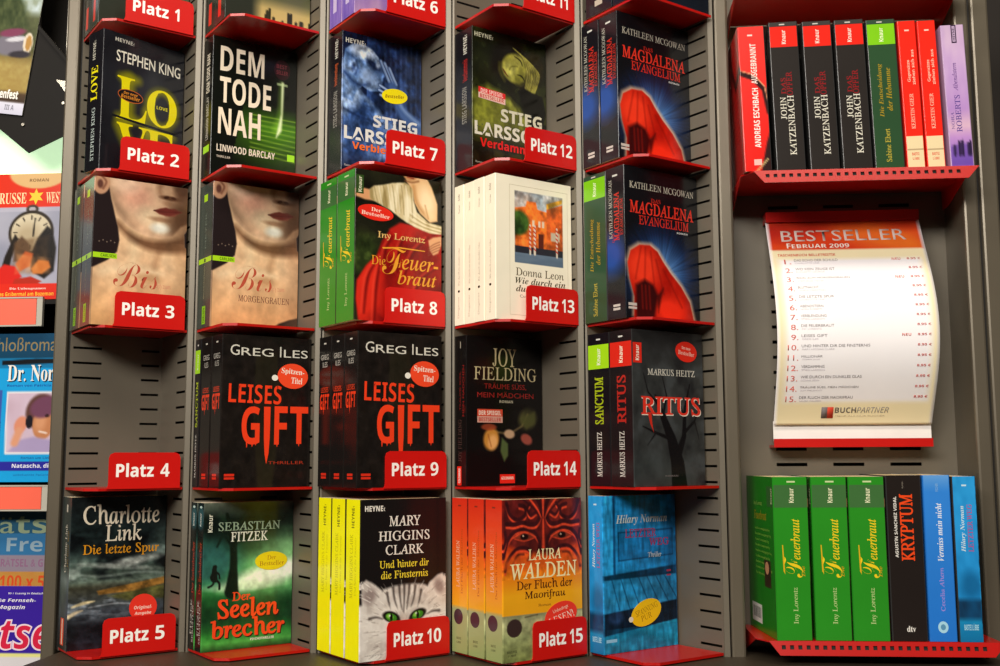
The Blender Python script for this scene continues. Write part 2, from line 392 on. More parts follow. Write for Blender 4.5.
def art_magda():
    f = F_('101014', 1.3)
    cu, cv = .47, .70
    d = np.hypot((f.U - cu) * f.ar, f.V - cv); an = np.arctan2(f.V - cv, (f.U - cu) * f.ar)
    ray = .55 + .45 * np.sin(an * 23 + 2 * np.sin(an * 7)) * np.sin(an * 41 + 1)
    g = np.clip(1.15 - d / .36, 0, 1)
    f.mix(g ** 1.2 * (.55 + .45 * ray), '1d52b8'); f.mix(np.clip(1.05 - d / .27, 0, 1) ** 1.3 * (.5 + .5 * ray), '8cc4f4')
    fig = [(.09, 1), (.10, .86), (.04, .74), (.02, .64), (.06, .56), (.18, .515), (.32, .51), (.42, .545), (.50, .61), (.60, .68), (.74, .76), (.86, .86), (.92, 1)]
    f.mix(f.poly([(a + (.02 if a > .3 else -.02), b - .015) for a, b in fig], .03) * .8, 'f4c8a0')
    m = f.poly(fig, .01); f.mott(m, 'b0160a', 'd42412', '7c0c06', 7, 8, 3, .6); f.mix(m * f.ell(.22, .66, .22, .13, 0, .9), 'f83c20'); f.mix(m * f.ell(.58, .93, .25, .09, .2, .9), 'f03018')
    for a, b in (((.2, .53), (.12, .74)), ((.26, .53), (.24, .78)), ((.33, .55), (.37, .76)), ((.4, .6), (.5, .82)), ((.5, .66), (.75, .9))):
        f.mix(.5 * f.line([a, b], .008, .02), '6c0a06')
    f.mix(m * f.poly([(.12, .78), (.24, .74), (.36, .77), (.42, .84), (.36, 1), (.12, 1)], .03), '38090a')
    for a in (.2, .25, .30): f.mix(.7 * f.line([(a, .78), (a + .01, .93)], .012, .015), '8c1810')
    f.mix(m * f.poly([(.4, .84), (.5, .78), (.46, .86), (.42, .95)], .02) * .8, '3a0808')
    f.mix(np.clip((.94 - f.U) * 30, 0, 1) * 0, '000000')
    f.T('KATHLEEN MCGOWAN', .06, .10, .95, .145, 'c4beae', 's', off=.005)
    f.T('DAS', .35, .195, .48, .222, 'c8281c', 's', off=.012); f.T('MAGDALENA', .06, .225, .94, .31, 'dc3424', 's', off=.018); f.T('EVANGELIUM', .18, .318, .87, .38, 'c82c20', 's', off=.015)
    f.T('ROMAN', .70, .392, .85, .405, 'c8c8c8', 'b'); f.rect(.02, .90, .13, .918, 'c8c0b8'); f.rect(.02, .925, .13, .94, 'c8c0b8')
    s = spine(.033, '15161b', 80, 12)
    s.mix(.9 * s.ell(.2, .58, .8, .13, 0, 1), '2450a8')
    s.T('KATHLEEN MCGOWAN', .12, .08, .32, .47, 'b8b4a8', 's', 1, off=.005); s.T('MAGDALENA', .42, .17, .72, .49, 'd03020', 's', 1, off=.015); s.T('EVANGELIUM', .76, .22, .94, .46, 'b82c20', 's', 1, off=.012); s.T('DAS', .3, .44, .42, .50, 'b82c20', 's', 1)
    s.rect(.35, .05, .65, .062, 'd0d0c8'); s.rect(.3, .905, .7, .92, 'c8c0b8'); s.rect(.3, .928, .7, .943, 'c8c0b8')
    return book(f, s, .033, b=.1225, h=.185)
def art_bis():
    f = F_('241b1c', 1.7)
    skin = f.poly([(.10, -.1), (.15, .06), (.17, .14), (.21, .24), (.25, .33), (.27, .42), (.25, .50), (.16, .56), (0, .62), (0, 1.1), (1.1, 1.1), (1.1, .5), (.98, .42), (.97, .33), (1.1, .2), (1.1, -.1)], .010)
    f.mott(skin, 'd4ae88', 'e2c09a', 'c09a78', 5, 7, 1, .5)
    f.mix(skin * .8 * np.clip((f.V - .62) * 3, 0, 1), 'cc9864'); f.mix(skin * .7 * f.curve([(.1, .64), (.4, .60), (.7, .63)], .05, .06), 'ecd0aa'); f.mix(skin * .6 * f.curve([(.45, .40), (.42, .55)], .06, .06), 'ecd0a8'); f.mix(skin * .55 * f.curve([(.72, .42), (.66, .58)], .03, .05), '8c6446'); f.mix(skin * .5 * f.ell(.62, .66, .12, .03, 0, 1), 'a87850')
    # shadow below the jaw, then the face
    f.mix(skin * .9 * f.curve([(.24, .30), (.36, .37), (.55, .425), (.78, .43), (1, .40)], [.02, .04, .07, .09, .12], .05), '5c3c28')
    face = f.poly([(.10, -.1), (.15, .06), (.18, .15), (.24, .245), (.34, .31), (.46, .35), (.58, .375), (.72, .375), (.84, .35), (.93, .28), (1.1, .22), (1.1, -.1)], .018)
    f.mott(face, 'd2ac8c', 'dcb898', 'c49c7c', 4, 5, 11, .4)
    f.mix(face * .85 * f.curve([(.16, .08), (.24, .2), (.42, .31)], [.04, .07, .05], .08), 'a88468'); f.mix(face * .7 * f.ell(.43, .10, .16, .09, .2, 1.1), 'dc9c84'); f.mix(face * .6 * f.ell(.32, .02, .14, .07, 0, 1), 'e8cab0')
    f.mix(face * .85 * f.ell(.60, .24, .14, .06, .5, 1), 'e4c8a4'); f.mix(face * .95 * f.ell(.72, .305, .11, .04, 0, .9), 'f4e6c8'); f.mix(face * .6 * f.ell(.70, .245, .12, .016, .05, .9), '8c6044')
    f.mix(face * .9 * np.clip((f.U - .74) * 4, 0, 1) * np.clip((f.V - .08) * 9, .5, 1), '5c3e2c'); f.mix(face * .8 * f.ell(.95, .22, .14, .12, 0, 1), '4e3424')
    # nose and mouth
    f.mix(face * .8 * f.curve([(.70, -.02), (.69, .04), (.72, .075)], [.04, .04, .03], .04), 'a47a5c'); f.mix(face * .95 * f.ell(.80, .05, .08, .035, .1, .8), 'dcb490'); f.mix(face * .9 * f.ell(.80, .088, .10, .016, .05, .8), '4a2a1c'); f.mix(face * .95 * f.ell(.765, .084, .028, .010, -.2, .6), '2e140e'); f.mix(face * .9 * f.ell(.845, .085, .03, .010, .2, .6), '2e140e'); f.mix(face * .8 * f.ell(.93, .02, .08, .07, 0, .9), '56382a')
    f.mix(face * .6 * f.ell(.78, .125, .05, .02, 0, 1), '946c50')
    f.mix(face * .95 * f.poly([(.63, .185), (.70, .165), (.76, .155), (.80, .162), (.86, .155), (.94, .175), (.86, .182), (.74, .186)], .010), '6c2e28'); f.mix(face * .9 * f.poly([(.64, .188), (.76, .186), (.92, .180), (.86, .212), (.76, .216), (.69, .206)], .012), '8c4438'); f.mix(face * f.curve([(.63, .186), (.75, .188), (.92, .178)], .008, .006), '240a08')
    f.mix(.95 * f.ell(.065, .045, .085, .075, .2, .15), 'c49474'); f.mix(.85 * f.curve([(.05, -.01), (.11, .03), (.08, .08)], .012, .014), '6c4030'); f.mix(.9 * f.ell(.05, .05, .03, .03, 0, .6), '54302a')
    f.mix(.95 * f.poly([(.62, 1.02), (.78, .95), (.9, .92), (1.02, .9), (1.02, 1.02)], .012), '1c1616')
    f.mix(skin * .8 * np.clip((f.U - .60) * 2.0, 0, 1) * np.clip((.46 - f.V) * 8, 0, 1), '4a3222'); f.mix(face * .6 * f.ell(.70, .305, .09, .03, 0, .9), 'e8ece8'); f.mix(skin * .5 * np.clip((f.U - .75) * 3, 0, 1) * (f.V > .4), '8c6444'); f.mix(face * .8 * f.poly([(.63, .185), (.76, .158), (.94, .178), (.80, .212), (.69, .206)], .012), '5c2420')
    f.grain(skin, 16, 22, .10, 4); f.grain(skin, 5, 6, .16, 9)
    f.rect(0, .515, .25, .55, 'a8d820'); f.T('CARLSEN', .08, .522, .235, .543, '3c6414', 'b')
    f.T('Bis', .22, .565, .70, .735, 'b8503c', 'sc', off=-.012); f.T('(s) zum', .69, .69, .84, .735, 'd08a70', 's'); f.T('MORGENGRAUEN', .30, .77, .90, .815, '6c3c34', 's', off=.004)
    for k in range(5): f.disc(.06 + .04 * k, .44 - .01 * (k % 2), .008, .005, '6a5a50')
    s = spine(.046, '3c4640')
    s.T('MEYER', .45, .2, .56, .45, '6c7468', '', 1); s.rect(0, .515, 1, .55, 'a8d820'); s.rect(.42, .522, .56, .546, '3c5420'); s.rect(.32, .07, .6, .12, 'a8d820'); s.rect(.36, .85, .62, .975, '86c424')
    s.T('Bis(s) zum Morgengrauen', .42, .57, .52, .80, '9a9878', 's', 1); s.T('CARLSEN', .42, .865, .56, .965, '3c6414', 'b', 1)
    return book(f, s, .0460)
GREEN = '2a8a22'
def art_feuer(t=.047):
    f = F_('1c1d14', 1.5)
    f.mott(f.V < 2, '1c1c12', '2c2c1a', '100f0a', 4, 5, 3); f.mott(.8 * f.ell(.08, .55, .2, .12, 0, .8), '2c3c18', '54682c', '141c0c', 14, 16, 2)
    drs = f.poly([(.40, .37), (.52, .33), (.7, .34), (1.1, .37), (1.1, 1.1), (.06, 1.1), (.01, .86), (.02, .74), (.12, .64), (.24, .56), (.30, .46)], .015)
    f.mott(drs, 'a81812', 'cc2a1c', '6c0c0c', 5, 6, 8, .7); f.mix(drs * .85 * f.ell(.12, .82, .17, .2, .1, .8), 'e8301e'); f.mix(drs * .7 * np.clip((f.U - .5) * 2, 0, 1) * np.clip((f.V - .5) * 3, 0, 1), '4c0c0e')
    for p in ([(.24, .6), (.14, .72), (.10, .95)], [(.30, .56), (.24, .75), (.22, 1)], [(.42, .42), (.34, .52), (.32, .66)], [(.60, .36), (.5, .5), (.48, .66)], [(.84, .40), (.66, .52), (.55, .7)], [(.95, .6), (.75, .7), (.62, .9)]):
        f.mix(.75 * f.curve(p, [.008, .022, .010], .02), '5a080a'); f.mix(.6 * f.curve([(a - .035, b) for a, b in p], [.006, .014, .006], .02), 'f04a34')
    f.mix(.9 * f.poly([(.38, .38), (.5, .325), (.66, .33), (.62, .40), (.48, .44)], .02), 'b8201a')
    f.mix(f.poly([(.0, .135), (.08, .125), (.2, .13), (.22, .2), (.10, .20), (.0, .185)], .012), 'd89c6c')
    slv = f.poly([(.16, .19), (.15, .13), (.20, .10), (.30, .085), (.42, .06), (.56, .045), (.66, .07), (.66, .16), (.70, .235), (.84, .295), (1.02, .31), (1.02, .365), (.86, .37), (.70, .345), (.58, .315), (.50, .29), (.40, .25), (.28, .22)], .010)
    f.mott(slv, 'd4c294', 'f2e8c8', '94804e', 12, 5, 4)
    for k in range(9):
        q = k / 8; f.mix(slv * .7 * f.curve([(.20 + .42 * q, .09 - .03 * q), (.22 + .42 * q, .15), (.25 + .40 * q, .22 + .06 * q)], .006, .008), ['8a7444', 'fbf4dc'][k % 2])
    for k in range(5): f.mix(slv * .7 * f.curve([(.62, .24 + .02 * k), (.8, .30 + .012 * k), (1, .32 + .012 * k)], .005, .006), ['fbf4dc', '94804e'][k % 2])
    ch = f.poly([(.55, -.03), (.80, -.03), (.88, .05), (.95, .16), (.95, .28), (.86, .295), (.74, .24), (.67, .17), (.65, .08), (.58, .04)], .012)
    f.mix(ch, 'e8bc88'); f.mix(ch * .9 * f.ell(.82, .15, .09, .10, -.2, 1), 'fbe2b8'); f.mix(ch * .8 * f.curve([(.66, .06), (.70, .17), (.82, .26)], .02, .03), 'b8824c'); f.mix(ch * .7 * f.ell(.86, .25, .06, .03, .4, .9), 'f8d8a8'); f.mix(ch * .7 * f.curve([(.80, .18), (.84, .27)], .006, .015), 'a8703c')
    f.mix(f.ell(.62, -.01, .08, .035, 0, .3), 'c48c5c'); f.mix(.9 * f.line([(.59, .002), (.66, .006)], .009, .008), '7c2018'); f.mix(.9 * f.curve([(.56, .03), (.64, .035), (.72, .02)], .01, .014), '7c4c2c')
    f.mix(np.clip((f.U - .95) * 14, 0, 1) * (f.V < .3), '1c1610')
    f.mix(f.poly([(.84, .42), (.90, .395), (1.0, .38), (1.0, .44), (.96, .50), (.90, .52), (.86, .49)], .010), 'dca274')
    for k in range(4): f.mix(.85 * f.curve([(.98, .42 + .018 * k), (.90, .445 + .018 * k), (.84, .475 + .016 * k)], .006, .008), '84442c')
    f.rect(.0, .04, .085, .165, '2f4a1e'); f.T('Knaur', .025, .05, .065, .155, 'e0e0c0', 'b', 1)
    f.T('Iny Lorentz', .25, .40, .80, .455, 'e0b870', 's', off=.008)
    G = 'e8a030'
    f.T('Die', .18, .565, .34, .625, G, 's'); f.T('F', .30, .50, .58, .68, G, 'sc', off=-.010); f.T('euer-', .53, .565, .96, .638, G, 'si', off=.006); f.T('braut', .48, .645, .94, .74, G, 'si', off=.006)
    f.pg([(.3, .505), (.5, .49), (.80, .495), (.80, .501), (.5, .499), (.31, .514)], G)
    s = spine(t, GREEN)
    s.rect(0, .05, 1, .19, '3f6c3a'); s.T('Knaur', .45, .07, .6, .16, 'e6e6c0', 'b', 1); s.rect(.4, .025, .65, .035, 'c8d8a0')
    s.T('Die', .76, .55, .86, .615, 'c89820', 'si', 1, off=.01); s.T('F', .22, .49, .80, .62, 'f0cc24', 'sc', 1, off=-.01); s.T('euerbraut', .46, .26, .74, .51, 'f0cc24', 'si', 1, off=.008); s.T('Iny Lorentz', .48, .68, .66, .90, 'b8cc88', 's', 1, off=.006)
    s.pg([(.20, .42), (.23, .42), (.27, .60), (.22, .58)], 'dcae20')
    bf = Face(BW, BH, '22801e', 6, 8)
    bf.rect(.78, .06, 1, .19, '3a6c34'); bf.T('Knaur', .92, .07, .97, .17, 'd8e0b0', 'b', 1); bf.T('Feuerbraut', .28, .22, .75, .28, 'a88a20', 'sbi'); bf.T('Iny Lorentz', .28, .16, .6, .195, 'a8b860', 's')
    for k in range(9): bf.T('Deutschland im dreissigjaehrigen Krieg', .3, .33 + .036 * k, .85 + .05 * math.sin(k * 2), .35 + .036 * k, '9ab850')
    bf.rect(.62, .53, .86, .70, '3c2c20'); bf.disc(.72, .58, .07, .04, 'd09870')
    bf.rect(.1, .83, .48, .95, 'ece8e0')
    for k in range(14): bf.rect(.14 + .022 * k, .85, .14 + .022 * k + (.012 if k % 3 else .006), .92, '20201c')
    return book(f, s, t, b=.1225 if t > .044 else .1165, backface=bf, stick=[(.23, .28, .20, .052, 'e02a1c', [('Der', -.25, -.62, .3, -.12, 'f8d8c8', 'sb'), ('Bestseller', -.8, 0, .8, .5, 'f8d8c8', 'sb')], 'red oval sticker', .06)])
def art_leon():
    h = .1765
    f = F_('fbf3dc', 1.4, .1165, h)
    A = f.poly([(.24, .10), (.88, .10), (.88, .60), (.24, .60)], .002)
    f.mix(A, '8aa0b0')
    f.mix(A * f.poly([(.24, .22), (.38, .2), (.4, .16), (.52, .16), (.54, .21), (.66, .22), (.88, .15), (.88, .50), (.24, .50)], .006), 'e06420')
    f.mix(A * f.poly([(.66, .16), (.88, .11), (.88, .14), (.66, .20)], .005), 'c89828'); f.mix(A * f.poly([(.66, .2), (.88, .15), (.88, .5), (.66, .5)], .004), 'c4501c')
    f.mix(A * .4 * f.noise(12, 14, 3) * (f.V < .5), 'e88848')
    f.mix(A * f.ell(.29, .32, .14, .085, 0, .3), '3c5c24'); f.mix(A * .7 * f.ell(.26, .36, .1, .05, 0, .5), '24401c')
    f.grain(A, 20, 26, .5, 5); f.grain(A, 8, 10, .25, 6)
    for u in (.47, .55, .60): f.mix(A * f.poly([(u, .29), (u + .03, .29), (u + .03, .335), (u, .335)], .004), 'f0dcc0')
    f.mix(A * f.poly([(.55, .38), (.62, .38), (.62, .49), (.55, .49)], .004), '5c2418'); f.mix(A * f.poly([(.72, .36), (.84, .36), (.84, .42), (.72, .42)], .004), 'c8b8a0')
    f.mix(A * (f.V > .485), '2c2c34'); f.mix(A * (f.V > .53), '566a80'); f.mix(A * .5 * f.noise(5, 30, 2) * (f.V > .53), '90a0b0')
    for u in (.44, .50, .80): 
        f.mix(A * f.line([(u, .33), (u, .53)], .016, .004), 'e8dcc8')
        for k in range(6): f.mix(A * f.line([(u - .01, .34 + .03 * k), (u + .01, .35 + .03 * k)], .01, .004), 'c83020')
    f.T('Donna Leon', .25, .635, .89, .69, '5c5038', 's', off=.006); f.T('Wie durch ein', .24, .70, .91, .745, '4c4430', 'sbi'); f.T('dunkles Glas', .25, .755, .9, .80, '4c4430', 'sbi')
    f.T('Commissario Brunettis', .30, .82, .85, .84, '6c6450'); f.T('Diogenes', .42, .92, .7, .94, '6c6450')
    c = 'cfc4a8'
    for q in ((.17, .06, .95, .063), (.17, .96, .95, .963), (.17, .06, .174, .963), (.946, .06, .95, .963)): f.rect(*q, c)
    s = spine(.0215, 'fbf2da', h=h)
    s.T('detebe', .35, .06, .6, .11, '8c8470', '', 1); s.T('Donna Leon', .42, .14, .58, .2, '7c745c', '', 1); s.T('Wie durch ein dunkles Glas', .38, .45, .58, .72, 'a8a088', 'si', 1); s.disc(.48, .76, .12, .009, '201c14'); s.T('Diogenes', .35, .8, .58, .95, 'b8b098', '', 1)
    return book(f, s, .0215, b=.1165, h=h, back='efe5cb')
def art_gift():
    f = F_('161312', 1)
    f.grain(f.V > -1, 20, 24, .5, 3)
    for k in range(8): f.mix(.55 * f.line([(.38 + .03 * k, .12), (.36 + .04 * k, .5), (.42 + .02 * k, 1)], .006, .03), '3c3a1e')
    f.mix(.35 * f.noise(12, 9, 4), '2c2018')
    R = 'f0401e'
    f.T('G', .08, .065, .18, .135, 'd6d2c6', ''); f.T('REG', .20, .082, .56, .135, 'd6d2c6', ''); f.T('I', .635, .065, .650, .135, 'd6d2c6', ''); f.T('LES', .68, .082, .96, .135, 'd6d2c6', '')
    f.T('LEISES', .07, .325, .66, .45, R, 'b', ang=.02, off=-.005); f.T('G', .22, .47, .42, .72, R, 'b'); f.T('F', .585, .465, .735, .72, R, 'b'); f.T('T', .765, .465, .975, .715, R, 'b')
    f.pg([(.465, .47), (.54, .47), (.535, .68), (.525, .78), (.50, .85), (.48, .78), (.47, .68)], R)
    for u, a, b in ((.27, .70, .74), (.33, .71, .735), (.61, .70, .735), (.86, .70, .73), (.37, .70, .725)): f.pg([(u, a), (u + .02, a), (u + .012, b), (u + .006, b)], R)
    for k in range(10):
        u = .1 + .085 * k; f.pg([(u, .33 + .01 * (k % 3)), (u + .01, .332), (u + .006, .36)], '161312')
    f.T('THRILLER', .52, .83, .93, .85, 'a83420', '')
    f.rect(.04, .91, .15, .926, 'd8301c'); f.rect(.04, .932, .15, .946, 'd8301c')
    s = spine(.033, '191615')
    s.T('GREG', .15, .12, .82, .155, 'b8b4aa', ''); s.T('ILES', .3, .17, .72, .205, 'b8b4aa', ''); s.T('LEISES', .18, .34, .82, .375, 'c83a1c', 'b'); s.T('GIFT', .1, .385, .9, .49, R, 'b')
    s.pg([(.38, .45), (.46, .45), (.42, .53)], R); s.rect(.4, .04, .6, .05, 'd0ccc0'); s.rect(.28, .91, .72, .926, 'd8301c'); s.rect(.28, .932, .72, .946, 'd8301c')
    return book(f, s, .033, stick=[(.79, .26, .175, .085, 'f04a28', [('Spitzen-', -.75, -.6, .75, -.05, 'f4e8d8', 'sb'), ('Titel', -.1, .1, .62, .6, 'f4e8d8', 'sb')], 'round orange-red sticker', .06, (.585, .275, .035, .02, 'ece8dc'))])
def art_joy():
    f = F_('100d0d', 1.4)
    f.mix(.9 * f.line([(.35, .64), (.55, .655), (.72, .60), (.80, .52)], .012, .012), '6c5c3c'); f.mix(.8 * f.noise(9, 9, 5) * f.ell(.8, .55, .13, .07, -.6, .5), '6c6c38')
    f.mix(f.ell(.55, .655, .07, .03, .1, .4), 'b89878')
    f.mix(f.ell(.31, .69, .10, .075, .2, .35), 'c08438'); f.mix(.8 * f.ell(.33, .71, .06, .05, .2, .6), 'e8b070'); f.mix(.8 * f.ell(.28, .61, .10, .022, 0, .4), 'a04428')
    f.mix(.7 * f.line([(.27, .66), (.31, .74)], .008, .01), '8c4c20')
    f.mix(f.poly([(.45, .68), (.53, .72), (.53, .80), (.48, .84), (.43, .77)], .015), '4c5c34'); f.mix(f.ell(.78, .69, .08, .035, .4, .4), '94483c'); f.mix(.8 * f.poly([(.7, .55), (.9, .5), (.9, .58), (.78, .62)], .02), '4a4c28')
    f.T('JOY', .33, .075, .65, .20, 'c8b88c', 's', off=.004); f.T('FIELDING', .09, .205, .92, .295, 'c8b88c', 's', off=.004)
    f.T('TRÄUME SÜSS,', .22, .31, .78, .358, '962420', ''); f.T('MEIN MÄDCHEN', .13, .37, .88, .412, '962420', ''); f.T('ROMAN', .42, .428, .60, .446, 'b0a890', 'b')
    f.rect(.13, .49, .46, .538, 'c84830'); f.rect(.13, .538, .46, .58, 'c89888'); f.T('DER SPIEGEL', .15, .50, .44, .53, 'e8d8c8', 'b'); f.T('BESTSELLER', .15, .546, .44, .572, 'b02820', 'b')
    f.rect(.42, .925, .62, .985, 'd8281c'); f.T('GOLDMANN', .44, .94, .60, .96, 'e8d8c8', 'b')
    s = spine(.026, '131010')
    s.rect(.48, .04, .55, .085, 'a09888'); s.T('TRÄUME SÜSS,', .38, .24, .58, .5, '7c201c', '', 1); s.T('MEIN MÄDCHEN', .66, .20, .86, .54, '8c201c', '', 1); s.T('JOY FIELDING', .3, .56, .62, .84, '4c3430', 's', 1, off=.005)
    s.rect(.2, .87, .6, .995, 'e02c1c'); s.T('GOLDMANN', .3, .885, .5, .98, 'f0e0d8', 'b', 1)
    return book(f, s, .026)
def tree(f, col):
    m = 0
    for pts, w in (([(.62, 1), (.60, .86), (.52, .70), (.40, .55), (.30, .42)], [.14, .12, .08, .05, .015]), ([(.58, .84), (.70, .68), (.72, .5), (.80, .34)], [.07, .04, .025, .008]),
                   ([(.52, .70), (.30, .66), (.12, .62)], [.03, .018, .008]), ([(.40, .56), (.46, .42), (.40, .28)], [.025, .012, .004]), ([(.70, .66), (.86, .58), (.98, .44)], [.025, .015, .005]),
                   ([(.34, .48), (.2, .40), (.14, .28)], [.018, .01, .004]), ([(.30, .66), (.18, .74)], [.012, .004]), ([(.86, .58), (.92, .7)], [.012, .004]), ([(.71, .55), (.62, .44)], [.014, .004])):
        m = np.maximum(m, f.line(pts, w, .008))
    f.mix(m, col)
def drip(f, txt, box, c, d):
    f.T(txt, *box, c, 's', off=.02, sh=(.008, .006, d))
def heitz_spine(t, base, lab, title, col):
    s = spine(t, base)
    s.rect(0, .075, 1, .235, lab); s.T('Knaur', .42, .1, .6, .21, 'f0f0d8', 'b', 1); s.rect(.4, .035, .6, .045, 'd8d8d0')
    s.T(title, .3, .29, .72, .60, col, 's', 1, off=.025); s.T('MARKUS HEITZ', .38, .65, .62, .94, 'd4d0c8', 's', 1, off=.012)
    return s
def art_ritus():
    f = F_('343636', 1.4)
    f.mott(f.V > -1, '323434', '44484a', '1e1e20', 6, 8, 6); f.mix(.5 * f.ell(.2, .9, .5, .1, 0, 1), '3c4444'); f.mix(np.clip(.8 - f.V * 3, 0, .8), '201e1e')
    tree(f, '121012'); f.mott(.5 * (f.V > .5), '2c2e2e', '40464a', '141414', 12, 14, 9) if 0 else None
    f.T('MARKUS HEITZ', .20, .248, .88, .29, 'd0ccc0', 's', off=.008)
    drip(f, 'RITUS', (.10, .425, .95, .545), 'dc3424', 'e8d8c8')
    f.pg([(.19, .53), (.24, .53), (.25, .60), (.27, .66), (.22, .60)], 'c82c1c'); f.rect(.0, .085, .12, .215, 'd82a1c'); f.T('Knaur', .035, .10, .085, .20, 'f0e8d8', 'b', 1); f.T('ROMAN', .42, .93, .60, .94, '6c6868', 'b')
    return book(f, heitz_spine(.04, '1a1719', 'd82a1c', 'RITUS', 'b02820'), .04, stick=[(.76, .125, .155, .068, 'e02c1c', [('Der neue', -.4, -.5, .4, -.2, 'f0c0b0', 'b'), ('Bestseller', -.75, -.05, .75, .35, 'f0c0b0', 'sb')], 'round red sticker', .1)])
def art_sanctum(t=.04):
    f = Face(BW, BH, '1a181a')
    return book(f, heitz_spine(t, '151217', 'a4dc1c', 'SANCTUM', 'a8b81c'), t)
def art_link():
    f = F_('1a2224', 1.4)
    f.grad([(0, '14181a'), (.3, '1c2828'), (.42, '3c4c48'), (.52, '38443c'), (.56, '607064'), (.60, '3c3c30'), (.75, '3c444c'), (.85, '20242a'), (1, '0e0e10')])
    sky = np.clip((.57 - f.V) * 30, 0, 1); n = f.noise(3, 7, 13, 4)
    f.mix(sky * np.clip((n - .45) * 4, 0, 1) * np.clip((f.V - .12) * 3, 0, 1), '44544e'); f.mix(sky * np.clip((n - .58) * 6, 0, 1) * np.clip((f.V - .3) * 5, 0, 1), '9caca4'); f.mix(sky * np.clip((.42 - n) * 6, 0, 1), '0a0e10')
    f.mix(.9 * f.ell(.70, .43, .26, .03, -.15, .8) * (.35 + .65 * f.noise(9, 20, 5, 3)), 'e0e4dc'); f.mix(.8 * f.ell(.5, .47, .4, .018, .1, .8) * (.3 + .7 * f.noise(9, 20, 6, 3)), 'c0c8c0'); f.mix(.8 * f.ell(.95, .37, .15, .03, .2, .8), '8ca098'); f.mix(.8 * f.curve([(.0, .5), (.3, .53), (.7, .515), (1, .53)], .012, .02), '8c9c94')
    f.mix(.7 * f.ell(.45, .36, .45, .045, .05, .8), '101618')
    f.mott(.95 * f.poly([(.28, .625), (.55, .60), (1.02, .555), (1.02, .60), (.7, .64), (.3, .65)], .010), '94682c', 'b8863c', '5c4420', 9, 20, 4); f.mott(.8 * f.poly([(.4, .66), (1.02, .61), (1.02, .70), (.6, .70)], .02), '4c4c24', '6c6c34', '2c2c14', 8, 16, 6)
    sea = np.clip((f.V - .64) * 20, 0, 1) * np.clip((1.05 - f.U - (f.V - .64) * .5) * 2, 0, 1); n = f.noise(7, 34, 21, 4)
    f.mix(sea * .8 * np.clip((n - .5) * 6, 0, 1) * np.clip((.84 - f.V) * 8, 0, 1), '8c98a4'); f.mix(.95 * f.curve([(.03, .72), (.14, .70), (.26, .69)], [.01, .022, .006], .01), 'dccc9c'); f.mix(.9 * f.curve([(-.05, .80), (.06, .76), (.14, .745)], [.03, .022, .006], .012), 'd0c09c'); f.mix(.6 * f.curve([(.2, .73), (.5, .715), (.8, .74)], .008, .01), 'b8c0c8')
    f.mott(np.clip((f.V - .80) * 8, 0, 1) * .9, '14161a', '262a34', '08080a', 7, 16, 2)
    f.grain(f.V > -1, 20, 40, .35, 5)
    f.T('Charlotte', .11, .05, .93, .185, 'ece0c8', 's', off=.01); f.T('Link', .35, .185, .74, .30, 'ece0c8', 's', off=.01); f.T('Die letzte Spur', .12, .315, .93, .40, 'd8921c', 's', off=.008)
    s = spine(.042, '2c3838', 60, 12)
    s.grad([(0, '2c3a3a'), (.45, '30403c'), (.55, '8c9c98'), (.62, '6c7c74'), (.75, '5c6468'), (.86, '3c4048'), (1, '0e0e10')]); s.mix(.6 * s.noise(3, 9, 3), '2c3434')
    s.T('Charlotte Link', .38, .18, .62, .50, 'd8d0c0', 's', 1, off=.01); s.T('Die letzte Spur', .7, .22, .84, .46, 'a88030', 's', 1); s.rect(.45, .05, .6, .1, 'd8d0c0')
    s.rect(.25, .80, .62, .975, 'f0502c'); s.rect(.38, .805, .48, .97, 'f4e0c8')
    return book(f, s, .042, stick=[(.78, .755, .15, .09, 'e83828', [('Original-', -.65, -.15, .65, .2, 'f8d8c8', 'bi'), ('Ausgabe', -.6, .3, .6, .6, 'f8d8c8', 'bi')], 'round red sticker')])
